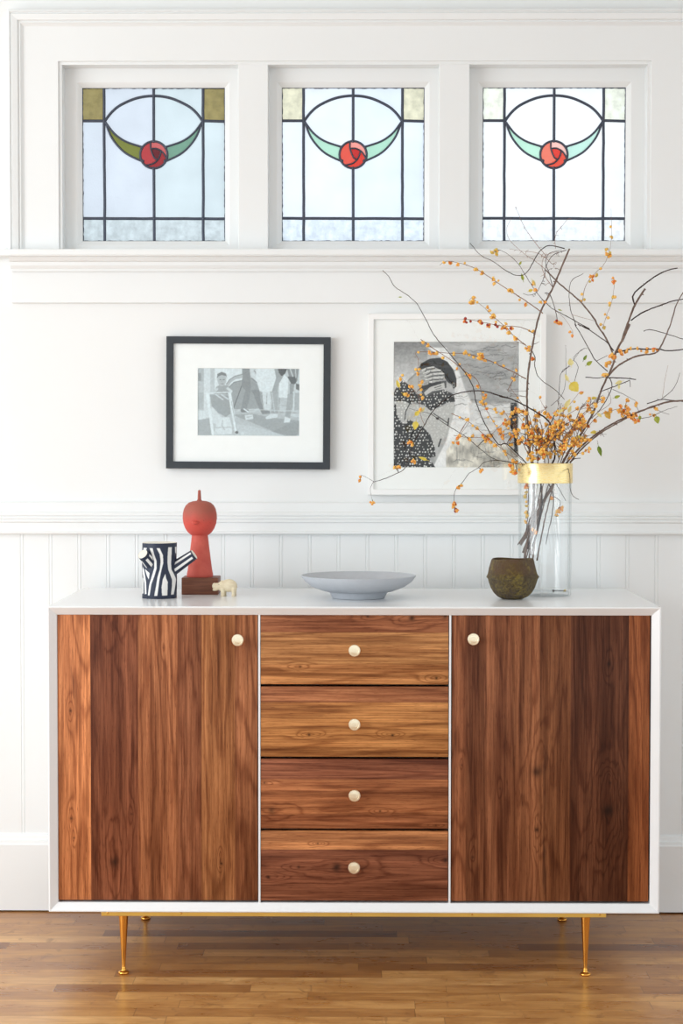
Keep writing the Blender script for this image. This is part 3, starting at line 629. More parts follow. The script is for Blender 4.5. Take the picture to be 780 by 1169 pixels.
# ================================================================== PICTURES
YP = YW-.0005
def paper(nm, col): return plain(nm, col, .8, 0, .01, 40)
def thinglass(nm, ior=1.5, tint=(.97, .985, .98, 1), edge=(.8, .86, .85, 1), rough=0.02, pw=4.0):
    t = NT(nm); lw = t.n('ShaderNodeLayerWeight', {'Blend': .5}).outputs['Facing']
    tp = t.n('ShaderNodeBsdfTransparent', {'Color': t.mix(t.math('POWER', lw, pw), tint, edge)}).outputs[0]
    gl = t.n('ShaderNodeBsdfGlossy', {'Color': (1, 1, 1, 1), 'Roughness': rough}).outputs[0]
    fr = t.math('MULTIPLY_ADD', t.math('POWER', lw, 5.0), .55, .045)
    t.surf(t.n('ShaderNodeMixShader', {0: fr, 1: tp, 2: gl}).outputs[0]); return t.m
PG = thinglass('picture_glazing')
def picture(name, px, frame_px, print_px, fm, depth, lip, label, tilt, printfn, matc):
    yf = YP-depth; P0 = at(px[0], px[3], yf); P1 = at(px[2], px[1], yf); cen = (P0+P1)/2; cen.y = YP
    root = tag(empty(name, cen), label, 'picture'); root.rotation_euler = (0, tilt, 0)
    w_, h_ = (P1.x-P0.x)/2, (P1.z-P0.z)/2; fw = frame_px/scale_at(yf)
    bm = bmesh.new(); ring_frame(bm, -w_, w_, -h_, h_, [(0, 0), (0, -depth+.001), (.001, -depth), (fw-.001, -depth), (fw, -depth+.001), (fw, -depth+lip), (fw-.003, -depth+lip), (fw-.003, 0)])
    from_bm('frame', bm, fm, root)
    ym = yf+lip; Q0 = at(print_px[0], print_px[3], ym)-cen; Q1 = at(print_px[2], print_px[1], ym)-cen
    bm = bmesh.new(); yy = -depth+lip+.001; zc = yy+.0016
    prof = [(fw-.002, yy), (None, yy), (None, zc), (fw-.002, zc)]
    O = (-w_+fw-.002, w_-fw+.002, -h_+fw-.002, h_-fw+.002); I = (Q0.x, Q1.x, Q0.z, Q1.z)
    def rect(r, y): return [bm.verts.new(p) for p in ((r[0], y, r[2]), (r[1], y, r[2]), (r[1], y, r[3]), (r[0], y, r[3]))]
    I2 = (I[0]-.0012, I[1]+.0012, I[2]-.0012, I[3]+.0012)
    R4 = [rect(O, yy), rect(I2, yy), rect(I, zc), rect(O, zc)]
    for a, b in ((0, 1), (1, 2), (2, 3), (3, 0)):
        for k in range(4): bm.faces.new((R4[a][k], R4[a][(k+1) % 4], R4[b][(k+1) % 4], R4[b][k]))
    from_bm('mat_board', bm, matc, root)
    cv, vm = printfn()
    cv.mesh('print', lambda u, v: (Q0.x-.002+(Q1.x-Q0.x+.004)*u, zc+.0004+0*u, Q1.z+.002-(Q1.z-Q0.z+.004)*v), vm, root)
    bm = bmesh.new(); a = [bm.verts.new((x, -depth+lip*.5, z)) for x, z in ((O[0], O[2]), (O[1], O[2]), (O[1], O[3]), (O[0], O[3]))]; bm.faces.new(a[::-1]); 
    g = from_bm('glazing', bm, PG, root)
    return root
BLK = plain('charcoal_black_frame', S(48, 54, 60), .45, 0, .1, 60); WFR = paint('white_picture_frame', S(247, 248, 247), .4)
def left_print():
    cv = Canvas(14, 766, 20, 516, 330, 216, .80); G = lambda v: (v*.965, v*.99, v)
    cv.c *= np.array(G(1))
    n1 = cv.fnoise(60, 50, 3)[..., None]; cv.c *= .93+.12*n1
    cv.poly([(14, 20), (65, 20), (65, 320), (14, 320)], G(.70)); cv.poly([(14, 60), (40, 60), (40, 115), (14, 115)], G(.55)); cv.poly([(14, 120), (62, 120), (62, 200), (14, 200)], G(.76))
    cv.poly([(62, 20), (108, 20), (108, 380), (62, 380)], G(.88)); cv.poly([(108, 20), (150, 20), (140, 210), (108, 210)], G(.78)); cv.poly([(140, 20), (340, 20), (340, 160), (140, 210)], G(.92))
    cv.poly([(14, 330), (70, 330), (80, 400), (14, 400)], G(.9))
    # far floor and rug
    cv.poly([(14, 400), (110, 385), (130, 516), (14, 516)], G(.66)); cv.poly([(260, 345), (560, 340), (766, 380), (766, 516), (120, 516), (200, 420)], G(.74))
    cv.poly([(270, 360), (420, 352), (560, 380), (766, 400), (766, 500), (700, 516), (660, 516), (450, 430)], G(.62)); cv.poly([(300, 430), (420, 440), (640, 505), (660, 516), (300, 516)], G(.80))
    cv.poly([(560, 480), (700, 420), (766, 400), (766, 470), (735, 516)], G(.55), .6)
    # tent
    cv.poly([(225, 140), (250, 105), (290, 82), (345, 68), (345, 92), (290, 105), (255, 130), (240, 165)], G(.72)); cv.line([(226, 138), (250, 105), (290, 80), (345, 66)], 5, G(.45))
    cv.poly([(240, 165), (280, 125), (345, 112), (480, 120), (490, 325), (270, 330), (262, 220)], G(.60)); cv.line([(280, 310), (335, 160), (345, 130)], 6, G(.32)); cv.line([(240, 165), (280, 125), (345, 110)], 5, G(.45)); cv.line([(285, 325), (480, 318)], 8, G(.82))
    # tall figure: coat and striding legs
    cv.poly([(340, 20), (395, 20), (402, 90), (405, 180), (365, 182), (335, 150), (345, 90)], G(.50)); cv.poly([(365, 180), (405, 180), (392, 260), (370, 330), (330, 332), (345, 260)], G(.52)); cv.poly([(400, 90), (465, 110), (468, 180), (405, 182)], G(.58))
    cv.poly([(405, 180), (468, 178), (478, 260), (500, 320), (545, 332), (545, 350), (490, 355), (455, 290), (425, 210)], G(.50)); cv.poly([(330, 320), (388, 322), (385, 342), (335, 342)], G(.42))
    cv.poly([(395, 20), (425, 20), (440, 70), (462, 130), (450, 136), (420, 100), (400, 70)], G(.86)); cv.line([(412, 95), (465, 140)], 7, G(.45)); cv.line([(430, 40), (462, 90)], 8, G(.55))
    # pale shirt and right figures
    cv.poly([(440, 20), (600, 20), (580, 190), (470, 190), (445, 110)], G(.93)); cv.poly([(480, 190), (550, 190), (548, 320), (510, 322)], G(.88)); cv.line([(486, 195), (495, 320)], 4, G(.5)); cv.line([(524, 200), (520, 280)], 3, G(.5))
    cv.poly([(575, 20), (612, 20), (650, 80), (612, 130), (600, 190), (560, 190), (590, 90)], G(.62)); cv.poly([(545, 190), (606, 190), (605, 350), (552, 352), (560, 260)], G(.66)); cv.line([(560, 200), (580, 340)], 6, G(.8))
    cv.poly([(552, 352), (604, 352), (600, 378), (520, 392), (512, 380)], G(.90))
    cv.poly([(602, 20), (672, 20), (655, 60), (630, 78), (610, 55)], G(.20)); cv.poly([(650, 65), (680, 100), (675, 236), (612, 232), (612, 130)], G(.94))
    cv.poly([(668, 20), (755, 20), (745, 110), (720, 145), (690, 110)], G(.50)); cv.poly([(672, 80), (740, 80), (735, 130), (700, 135)], G(.28)); cv.line([(690, 20), (712, 80)], 8, G(.85)); cv.line([(730, 20), (735, 90)], 7, G(.82))
    cv.poly([(690, 130), (722, 140), (716, 210), (690, 205)], G(.58)); cv.poly([(675, 205), (718, 208), (712, 300), (690, 385), (655, 385), (668, 290)], G(.64)); cv.poly([(655, 370), (697, 385), (692, 412), (648, 416)], G(.92))
    cv.line([(614, 236), (612, 330)], 4, G(.5)); cv.line([(612, 290), (665, 290)], 4, G(.6)); cv.line([(716, 190), (722, 330)], 6, G(.88)); cv.poly([(728, 200), (766, 195), (766, 340), (724, 330)], G(.68)); cv.poly([(735, 130), (766, 140), (766, 185), (735, 170)], G(.35))
    cv.line([(430, 322), (560, 325), (760, 330)], 6, G(.82)); cv.line([(560, 340), (760, 345)], 3, G(.5))
    # child behind a push cart
    cv.poly([(150, 160), (180, 145), (230, 145), (262, 180), (240, 215), (140, 212)], G(.62)); cv.line([(160, 175), (120, 210)], 16, G(.8)); cv.line([(235, 170), (262, 190)], 18, G(.86))
    cv.ell(193, 108, 33, 46, G(.72)); cv.poly([(156, 100), (160, 66), (190, 50), (222, 62), (232, 96), (222, 80), (190, 72), (166, 84)], G(.42)); cv.line([(176, 106), (188, 106)], 4, G(.3)); cv.line([(200, 106), (212, 106)], 4, G(.3)); cv.line([(188, 136), (204, 136)], 4, G(.42)); cv.line([(194, 110), (193, 124)], 3, G(.55))
    cv.poly([(105, 215), (245, 220), (258, 350), (225, 378), (170, 350), (120, 300)], G(.60)); cv.line([(150, 215), (200, 250)], 10, G(.85)); cv.line([(190, 215), (240, 248)], 10, G(.86)); cv.poly([(120, 300), (165, 350), (190, 380), (180, 440), (130, 420), (105, 330)], G(.88))
    cv.line([(88, 215), (128, 500)], 20, G(.95)); cv.line([(250, 205), (300, 490)], 22, G(.94)); cv.line([(90, 205), (265, 196)], 8, G(.9)); cv.line([(262, 260), (308, 480)], 3, G(.5))
    cv.poly([(150, 380), (250, 378), (270, 450), (270, 500), (140, 505), (150, 440)], G(.90)); cv.line([(200, 400), (195, 440), (215, 470)], 6, G(.72)); cv.line([(150, 455), (265, 450)], 5, G(.7)); cv.ell(303, 488, 12, 10, G(.3)); cv.ell(345, 498, 14, 10, G(.88)); cv.ell(150, 495, 16, 14, G(.86))
    cv.line([(355, 318), (385, 338)], 10, G(.95)); cv.poly([(360, 362), (420, 356), (425, 390), (368, 398)], G(.88)); cv.line([(375, 378), (412, 372)], 4, G(.6))
    n2 = cv.fnoise(9, 9, 5)[..., None]; cv.c *= .95+.10*n2; cv.blur(2)
    cv.c = (.95-(.95-cv.c)*.80)*np.array([.955, .985, 1.0])  # pale bluish veil of glass reflection painted into the print's tones
    return cv, vcol('reflection_hazed_print', .5, .3)
def right_print():
    cv = Canvas(22, 756, 22, 758, 330, 330, .70); W = lambda v: (v, v*.998, v*.985)
    cv.c[:] = .66
    n = cv.fnoise(120, 60, 21)*.5+cv.fnoise(40, 18, 22)*.3+cv.fnoise(14, 8, 23)*.2; cv.c[:] = (.54+.30*n)[..., None]
    # left wall: stucco brighter towards the lower right
    m = cv.mask_poly([(22, 22), (220, 22), (220, 130), (150, 260), (22, 330)]); g = np.clip((cv.y-22)/230, 0, 1)
    st = (.50+.36*g+.14*(cv.fnoise(9, 7, 31)-.5))[..., None]; cv.c[m] = (st*np.ones(3))[m]
    # pale worn plaster sweeping down from the figure
    m = cv.mask_poly([(225, 60), (330, 60), (400, 180), (440, 300), (480, 380), (640, 400), (705, 380), (705, 480), (560, 560), (470, 620), (400, 760), (250, 760), (330, 600), (380, 420), (380, 200), (300, 120)])
    pl = (.95+.08*(cv.fnoise(50, 70, 41)-.5)+.08*(cv.fnoise(12, 16, 42)-.5))[..., None]; cv.c[m] = (pl*np.ones(3))[m]
    m = cv.mask_poly([(330, 660), (400, 560), (520, 600), (700, 620), (756, 640), (756, 758), (330, 758)])
    pl = (.80+.40*(cv.fnoise(70, 60, 43)-.45)+.2*(cv.fnoise(8, 20, 44)-.5))[..., None]; cv.c[m] = (pl*np.array([1, .98, .93]))[m]
    m = cv.mask_poly([(460, 380), (705, 385), (705, 640), (560, 600), (480, 620)]); pl = (.86+.22*(cv.fnoise(40, 26, 45)-.5))[..., None]; cv.c[m] = (pl*np.ones(3))[m]*.6+cv.c[m]*.4
    cv.blur(4)
    # cracks and rubbed strokes
    r = np.random.default_rng(5)
    for _ in range(110):
        x0 = r.uniform(330, 740); y0 = r.uniform(30, 370) if r.random() < .6 else r.uniform(380, 750); P = [(x0, y0)]
        for k in range(5): x0 += r.uniform(4, 26); y0 += r.uniform(-9, 9); P.append((x0, y0))
        cv.line(P, r.uniform(2, 5), W(.34), r.uniform(.2, .6))
    for _ in range(34):
        x0 = r.uniform(340, 740); y0 = r.uniform(600, 700); cv.line([(x0, y0), (x0+r.uniform(-12, 12), y0+r.uniform(20, 70))], r.uniform(2, 5), W(.34), .28)
    # black strip at the right edge
    cv.poly([(706, 378), (740, 378), (744, 470), (745, 660), (726, 660), (724, 560), (704, 520)], W(.08))
    for _ in range(26): cv.ell(r.uniform(708, 742), r.uniform(385, 650), 2.6, 4, W(.6))
    # dress
    D1 = [(22, 330), (40, 290), (75, 250), (125, 285), (160, 330), (230, 320), (310, 300), (372, 330), (382, 372), (330, 380), (240, 425), (205, 395), (140, 372), (100, 420), (60, 500), (22, 510)]
    D2 = [(22, 505), (60, 500), (100, 470), (190, 515), (235, 560), (262, 630), (270, 690), (230, 700), (270, 757), (22, 757)]
    D3 = [(110, 380), (200, 395), (250, 420), (372, 376), (380, 420), (345, 540), (290, 630), (262, 640), (235, 560), (190, 515), (110, 470)]
    cv.poly([(40, 290), (130, 240), (165, 270), (160, 330), (120, 345)], W(.75))
    cv.poly(D3, W(.76)); cv.poly(D1, W(.13)); cv.poly(D2, W(.09)); cv.poly([(22, 370), (90, 370), (130, 390), (100, 500), (75, 500), (40, 440)], W(.74)); cv.poly([(22, 385), (38, 390), (46, 500), (22, 505)], W(.1))
    m1, m2, m3 = cv.mask_poly(D1), cv.mask_poly(D2), cv.mask_poly(D3)
    dots = np.zeros_like(m1); dl_ = np.zeros_like(m1)
    for yy in range(240, 760, 17):
        for xx in range(22, 400, 18):
            if r.random() < .12: continue
            e = cv.mask_ell(xx+r.uniform(-5, 5)+(yy//17 % 2)*9, yy+r.uniform(-4, 4), r.uniform(2.6, 5.6), r.uniform(2.8, 6.6), r.uniform(0, 3)); dots |= e
    cv.put(dots & (m1 | m2), W(.92)); cv.put(dots & m3 & ~m1 & ~m2, W(.9), .6)
    cv.line([(120, 380), (95, 430), (90, 480)], 5, W(.15)); cv.line([(300, 590), (286, 632)], 8, W(.1)); cv.line([(345, 470), (340, 510)], 7, W(.12)); cv.line([(255, 440), (345, 500)], 5, W(.2)); cv.ell(280, 470, 9, 7, W(.15))
    # head, hair and the hands over the face
    cv.poly([(165, 255), (240, 260), (330, 250), (332, 290), (300, 312), (200, 345), (185, 310)], W(.30)); cv.poly([(200, 320), (240, 285), (318, 262), (324, 300), (250, 312), (210, 338)], W(.80)); cv.poly([(185, 285), (230, 268), (300, 256), (300, 268), (235, 288), (200, 305)], W(.12)); cv.line([(262, 292), (300, 280)], 4, W(.25)); cv.line([(268, 302), (306, 292)], 3, W(.35))
    cv.poly([(155, 205), (185, 150), (235, 124), (290, 118), (335, 140), (370, 185), (388, 235), (388, 285), (372, 298), (360, 270), (340, 262), (310, 215), (260, 180), (200, 185), (165, 230)], W(.12)); cv.ell(285, 160, 70, 12, W(.24), .15, .8)
    cv.poly([(105, 255), (150, 215), (175, 185), (260, 172), (300, 190), (322, 215), (318, 238), (260, 262), (200, 280), (160, 272), (125, 285)], W(.72))
    for (x0, y0, x1, y1) in ((170, 196, 262, 172), (178, 212, 300, 190), (185, 230, 318, 210), (190, 250, 312, 234), (205, 268, 250, 258)):
        cv.line([(x0, y0+2), ((x0+x1)/2, (y0+y1)/2-4), (x1-4, y1+2)], 13, W(.62)); cv.line([(x0+20, y0-4), ((x0+x1)/2, (y0+y1)/2-7), (x1-6, y1-1)], 6, W(.9)); cv.line([(x0+34, y0+7), ((x0+x1)/2, (y0+y1)/2+4), (x1, y1+8)], 4, W(.14)); cv.ell(x1-7, y1, 6, 4, W(.95)); cv.ell((x0+x1)/2, (y0+y1)/2-4, 3, 6, W(.5))
    cv.line([(110, 250), (170, 195)], 10, W(.6)); cv.line([(340, 262), (350, 290)], 4, W(.7)); cv.ell(374, 275, 9, 14, W(.62)); cv.ell(374, 274, 5, 8, W(.2))
    cv.c *= (.97+.06*cv.fnoise(5, 5, 9))[..., None]; cv.blur(1)
    return cv, vcol('silver_photo_print', .5, .3)
pic = picture('framed_photograph', (189.9, 384.4, 377.3, 535.3), 8.1, (226.2, 420.8, 341.8, 497.2), BLK, .022, .006, 'black framed photograph of a child behind a cart, reflection haze painted in, wide white mat', 'picture' and .006, left_print, paper('white_mat_board', S(250, 251, 251)))
pic['group'] = 'framed photographs on the wall'
pic = picture('framed_photograph', (420, 358, 624, 565), 6.6, (449.8, 390.3, 592.8, 533.4), WFR, .030, .006, 'white framed photograph of a woman in a dotted dress covering her face', 0, right_print, paper('bright_mat_board', S(252, 252, 251)))
pic['group'] = 'framed photographs on the wall'
# ================================================================== GLASS VASE
cy_ = top(622, 679.6).y; c = Vector((xp(622.3, cy_, 605), cy_, ZT)); s = scale_at(cy_); R_ = 29.9/s
gv = tag(empty('glass_vase', c), 'tall clear glass cylinder vase with a gold band at its rim', 'vase')
VG = thinglass('clear_vase_glass', 1.5, (.99, .995, .995, 1), (.66, .70, .71, 1), .01, 5.0)
zr = Zat(529.5, c.y, 622)-ZT; zc0 = Zat(552, c.y-R_, 622)-ZT
bm = bmesh.new(); lathe(bm, [(R_*.9, 0), (R_*.985, .0015), (R_, .005), (R_, zr), (R_*.995, zr+.0006), (R_*.955, zr), (R_*.955, .016), (R_*.90, .0115)], n=80)
from_bm('cylinder', bm, VG, gv, smooth=True, auto=30)
bm = bmesh.new(); lathe(bm, [(0, .0003), (R_*.88, .0003), (R_*.93, .004), (R_*.93, .009), (R_*.88, .0108), (0, .0108)], n=64)
from_bm('thick_base', bm, VG, gv, smooth=True, auto=30)
t = NT('gold_leaf_band'); o = t.obj(); X = t.sep(o); h = t.noise(t.com(X[0], X[1], t.math('MULTIPLY', X[2], 14)), 60, 4, .6)
t.bsdf(t.mix(t.map(h, .3, .7), S(238, 208, 140), S(252, 232, 178)), t.map(h, .3, .7, .22, .36), 1, .5, t.bump(h, .12, .001))
bm = bmesh.new(); Rb = 31.2/s; lathe(bm, [(Rb*.985, zc0), (Rb, zc0+.0006), (Rb, zr-.0004), (Rb*.99, zr+.0012), (Rb*.965, zr+.0012), (Rb*.965, zc0)], n=96)
bm.faces.ensure_lookup_table()
for f in [f for f in bm.faces if len(f.verts) > 4]: bm.faces.remove(f)
bd = from_bm('gold_band', bm, t.m, gv, smooth=True, auto=30)
VC = c.copy(); VR = R_*.93; VRIM = ZT+zr
# ================================================================== BITTERSWEET BRANCHES
Y0 = VC.y
CV = {'1': (400, 290, 4.105), '2': (400, 420, 3.9), '3': (500, 230, 4.875), '4': (620, 230, 4.875), '5': (570, 380, 7.09), '6': (640, 370, 5.571), '7': (570, 510, 6.155)}
def P(spec):
    """'5 265,1050,0 235,850,1 ...' crop-number then x,y[,depth offset in cm]"""
    out = []; cur = None; d = None; 
    for tk in spec.split():
        if ',' not in tk: cur = CV[tk]; continue
        v = [float(q) for q in tk.split(',')]
        out.append([cur[0]+v[0]/cur[2], cur[1]+v[1]/cur[2], v[2] if len(v) > 2 else None])
    known = [i for i, q in enumerate(out) if q[2] is not None]
    if not known: out[0][2] = 0; known = [0]
    for i, q in enumerate(out):
        if q[2] is None:
            a = max([k for k in known if k < i], default=None); b = min([k for k in known if k > i], default=None)
            q[2] = out[a][2] if b is None else out[b][2] if a is None else out[a][2]+(out[b][2]-out[a][2])*(i-a)/(b-a)
    return [at(x, y, Y0+dd/100) for x, y, dd in out]
def bark(nm, a, b):
    t = NT(nm); o = t.obj(); h = t.noise(o, 90, 4, .6); g = t.noise(o, 700, 3, .6)
    t.bsdf(t.mix(t.map(h, .3, .7), a, b), .75, 0, .25, t.bump(g, .4, .001)); return t.m
BARK = [bark('grey_brown_bark', S(92, 76, 70), S(138, 118, 106)), bark('dark_brown_bark', S(44, 34, 32), S(74, 60, 56)), bark('red_brown_twig_bark', S(120, 84, 66), S(160, 118, 94))]
def berry_mat(nm, a, b): 
    t = NT(nm); h = t.noise(t.obj(), 260, 2)
    t.bsdf(t.mix(t.map(h, .35, .65), a, b), .42, 0, .45, None); return t.m
BM_ = dict(core=berry_mat('orange_red_berry_skin', S(222, 96, 40), S(236, 132, 56)), yel=berry_mat('amber_husk', S(240, 178, 66), S(250, 206, 110)), ora=berry_mat('orange_husk', S(236, 156, 64), S(246, 180, 92)), dark=berry_mat('dark_red_berry_skin', S(140, 34, 24), S(180, 56, 36)), grn=berry_mat('olive_husk', S(196, 170, 70), S(226, 196, 100)))
def berry_mesh(nm, core, husk, open_):
    bm = bmesh.new(); r = .0034
    bmesh.ops.create_uvsphere(bm, u_segments=10, v_segments=8, radius=r)
    for f in bm.faces: f.material_index = 0
    if open_:                       # three curled husk lobes around the berry
        for k in range(3):
            M_ = Matrix.Rotation(k*2*math.pi/3, 4, 'Z') @ Matrix.Translation((r*.95, 0, -r*.25)) @ Matrix.Rotation(.7, 4, 'Y') @ Matrix.Diagonal((.35, .95, 1.0, 1))
            q = bmesh.ops.create_uvsphere(bm, u_segments=8, v_segments=6, radius=r, matrix=M_)
            for f in {f for v in q['verts'] for f in v.link_faces}: f.material_index = 1
    else:
        for f in bm.faces: f.material_index = 1
        q = bmesh.ops.create_uvsphere(bm, u_segments=6, v_segments=4, radius=r*.3, matrix=Matrix.Translation((0, 0, r*1.02)))
    me = bpy.data.meshes.new(nm); bm.to_mesh(me); bm.free(); me.materials.append(BM_[core]); me.materials.append(BM_[husk])
    me.polygons.foreach_set('use_smooth', [True]*len(me.polygons)); return me
BK = {'y': [berry_mesh('berry_a', 'core', 'yel', True), berry_mesh('berry_b', 'core', 'yel', False), berry_mesh('berry_c', 'ora', 'yel', True)],
      'o': [berry_mesh('berry_d', 'core', 'ora', True), berry_mesh('berry_e', 'core', 'ora', False), berry_mesh('berry_c2', 'ora', 'yel', True)],
      'r': [berry_mesh('berry_f', 'dark', 'ora', True), berry_mesh('berry_g', 'dark', 'dark', False), berry_mesh('berry_h', 'core', 'ora', True)],
      'g': [berry_mesh('berry_i', 'yel', 'grn', True), berry_mesh('berry_j', 'core', 'grn', False), berry_mesh('berry_b2', 'core', 'yel', False)]}
def leafmat(nm, a, b, sss=0):
    t = NT(nm); o = t.obj(); h = t.noise(o, 70, 4, .6)
    c = t.mix(t.map(h, .35, .65), a, b)
    d = t.n('ShaderNodeBsdfDiffuse', {'Color': c}).outputs[0]; tr = t.n('ShaderNodeBsdfTranslucent', {'Color': c}).outputs[0]; gl = t.n('ShaderNodeBsdfGlossy', {'Roughness': .45}).outputs[0]
    m = t.n('ShaderNodeMixShader', {0: .4, 1: d, 2: tr}).outputs[0]; t.surf(t.n('ShaderNodeMixShader', {0: .04, 1: m, 2: gl}).outputs[0]); return t.m
LM = dict(y=leafmat('yellow_leaf', S(232, 208, 70), S(242, 222, 110)), p=leafmat('pale_yellow_leaf', S(236, 224, 150), S(244, 234, 172)), g=leafmat('yellow_green_leaf', S(140, 160, 50), S(190, 196, 76)), o=leafmat('ochre_leaf', S(214, 160, 50), S(236, 196, 90)), d=leafmat('green_leaf', S(92, 130, 40), S(150, 172, 60)))
class Branch:
    def __init__(s, label, base):
        s.base = Vector(base); s.root = tag(empty('berry_branch', base), label, 'branch', 'bittersweet branches in the glass vase')
        s.parts = []; s.nb = 0; s.rnd = random.Random(len(label)*7+int(abs(base[0])*1e4))
    def twig(s, spec, r0, r1=None, m=2, berries=0, kind='y', pts=None, clus=1, part_='twig', rng_=(0.1, 1)):
        r = s.rnd; raw = P(spec) if pts is None else pts; C = catmull(raw, .007)
        r1 = r0*.55 if r1 is None else r1
        C2 = [p+Vector((r.uniform(-1, 1), r.uniform(-1, 1), r.uniform(-1, 1)))*.0005 for p in C]
        n = len(C2); rad = [(r0+(r1-r0)*i/(n-1))*(1+.12*r.uniform(-1, 1)) for i in range(n)] if n > 1 else [r0]
        b = bmesh.new(); s.parts.append((part_, m, b, C2)); tube(b, [p-s.base for p in C2], rad, 7 if r0 > .0015 else 5)
        # bud nodes
        if r0 > .0007 and n > 8:
            for _ in range(n//9):
                k = r.randrange(2, n-2); q = C2[k]-s.base; d = Vector((r.uniform(-1, 1), r.uniform(-.6, .6), r.uniform(-1, 1))).normalized()
                tube(b, [q, q+d*rad[k]*1.6, q+d*(rad[k]*1.6+.0022)], [rad[k]*.7, rad[k]*.6, rad[k]*.25], 5)
        for k in range(berries):
            i = int(n*(rng_[0]+(rng_[1]-rng_[0])*(k+r.uniform(.1, .9))/berries)); i = min(n-1, i)
            for q in range(r.choice([1, 1, 2]) if clus == 1 else clus): s.pin(C2[i], kind)
        return C2
    def pin(s, p, kind, spread=None):
        r = s.rnd; d = Vector((r.uniform(-1, 1), r.uniform(-.8, .8), r.uniform(-1, .6))).normalized(); L_ = r.uniform(.0045, .0085) if spread is None else r.uniform(.003, spread)
        q = p+d*L_; s.berry(q, kind)
        best = min(((c-p).length, i, k) for i, pt in enumerate(s.parts) for k, c in enumerate(pt[3]))
        b = s.parts[best[1]][2]; st = s.parts[best[1]][3][best[2]]; ch = [st-s.base]
        if (st-p).length > .003: ch.append((st+p)/2+Vector((0, 0, .001))-s.base); ch.append(p-s.base)
        tube(b, ch+[p+d*L_*.5+Vector((0, 0, .0006))-s.base, q-s.base], .00042, 4)
    def berry(s, q, kind):
        if s.nb >= 98: return
        s.nb += 1; r = s.rnd; me = r.choice(BK[kind]); o = bpy.data.objects.new('berry', me); COL.objects.link(o); o.parent = s.root
        o.location = q-s.base; o.rotation_euler = (r.uniform(0, 6), r.uniform(0, 6), r.uniform(0, 6)); sc = r.uniform(.85, 1.2); o.scale = (sc, sc, sc)
    def cluster(s, spec, n, sp, kind='y'):
        for p in P(spec):
            for _ in range(n): s.pin(p+Vector((s.rnd.gauss(0, sp*.4), s.rnd.gauss(0, sp*.5), s.rnd.gauss(0, sp*.4))), kind, .007)
    def leaf(s, spec, size, kind, tip, wd=.62, curl=.3, roll=0.0):
        """tip: image-plane direction angle in degrees (0 = right, 90 = up)"""
        size *= 1.35; p = P(spec)[0]-s.base; r = s.rnd; bm = bmesh.new(); n, m = 9, 6; g = []
        for i in range(n+1):
            u = i/n; w_ = wd*.5*size*(math.sin(math.pi*min(1, u**.72))**.85)*(1-.15*u)+1e-5; row = []
            for j in range(-m//2, m//2+1):
                v = j/(m//2); row.append(bm.verts.new((size*(u-.5), -curl*size*(.35*(u-.4)**2*2+abs(v)*.22*math.sin(math.pi*u))+.02*size*math.sin(u*9+v*3), w_*v*(1+.06*math.sin(u*25)))))
            g.append(row)
        for i in range(n):
            for j in range(m): bm.faces.new((g[i][j], g[i+1][j], g[i+1][j+1], g[i][j+1]))
        bmesh.ops.remove_doubles(bm, verts=bm.verts, dist=1e-5)
        tube(bm, [(-size*.78, 0, 0), (-size*.6, -.0005, 0), (-size*.48, -.0006, 0), (0, .0002, 0), (size*.45, -size*curl*.2, 0)], [.0005, .0005, .0005, .0004, .0002], 4)
        o = from_bm('leaf', bm, LM[kind], s.root, smooth=True, auto=180); o.location = p
        o.rotation_euler = (roll, -math.radians(tip), 0); o['label'] = dict(y='yellow leaf', p='pale yellow leaf', g='yellow green leaf', o='ochre leaf', d='green leaf')[kind]
    def done(s, main='stem'):
        for nm, m, b, _ in s.parts:
            o = from_bm(nm, b, BARK[m], s.root, smooth=True, auto=180)
def inside(*pts): return ' '.join(pts)
PB = lambda x, y, d=0: '%g,%g,%g' % (x, y, d)
# --- A: upright stem
A = Branch('upright grey stem of bittersweet rising to a tangled top before the right window', P('7 178,782,-1')[0])
A.twig('7 178,782,-1 205,650,-.5 232,480,0 243,330 240,262 5 262,1050,0 235,850 226,620 228,400 250,220,0 285,20 3 535,755,0 570,620 640,480 700,340 733,264,0', .0028, .0022, 0, part_='stem')
A.twig('3 585,622,0 500,560,1 390,490,2 300,430,2 215,375,2 130,345,2 50,332,2 10,355,2', .0014, .0005, 2, 12, 'y', rng_=(.15, 1))
A.twig('3 535,735,0 460,700,-1 340,690,-2 200,662,-3 140,655,-3', .0011, .0005, 2, 9, 'r', rng_=(.3, 1))
A.cluster('3 148,658,-3', 3, .004, 'r'); A.cluster('3 225,670,-3 283,685,-2', 2, .003, 'r'); A.cluster('3 520,725,0', 3, .004, 'y')
A.twig('5 215,100,0 100,5,-1 3 390,710,-1 320,650,-2 250,585,-2 190,535,-2', .0011, .0004, 2, 12, 'y'); A.cluster('3 185,552,-2', 4, .006, 'y')
A.twig('5 265,150,0 215,100,0 120,62,0', .0009, .0005, 2); A.cluster('5 232,120,0', 5, .006, 'y')
A.twig('5 218,372,0 100,310,-1 0,265,-2 1 690,515,-2 560,470,-3 460,465,-4 370,458,-4 305,463,-4 318,490,-4 320,620,-4', .0013, .0004, 2, 14, 'y'); A.cluster('1 612,478,-3', 7, .006, 'y'); A.cluster('1 385,462,-4 765,578,-1', 3, .004, 'o')
A.twig('5 258,130,0 290,200,1 290,270,1 330,370,2 460,465,2 530,540,1', .0011, .0007, 1); A.twig('5 265,95,0 300,84 325,72', .0008, .0004, 1)
A.cluster('5 286,222,1 ', 2, .003, 'o')
A.twig('3 705,262,0 620,245,0 565,280,-1 530,340,-1 490,400,-2 440,412,-2 380,385,-2 310,335,-2 240,300,-2 180,232,-2', .0013, .0007, 1)
A.twig('3 715,272,0 640,300,1 600,370,1 595,410,0 570,470,0 545,510,-1 500,522,-1 475,512,-1', .0010, .0006, 1)
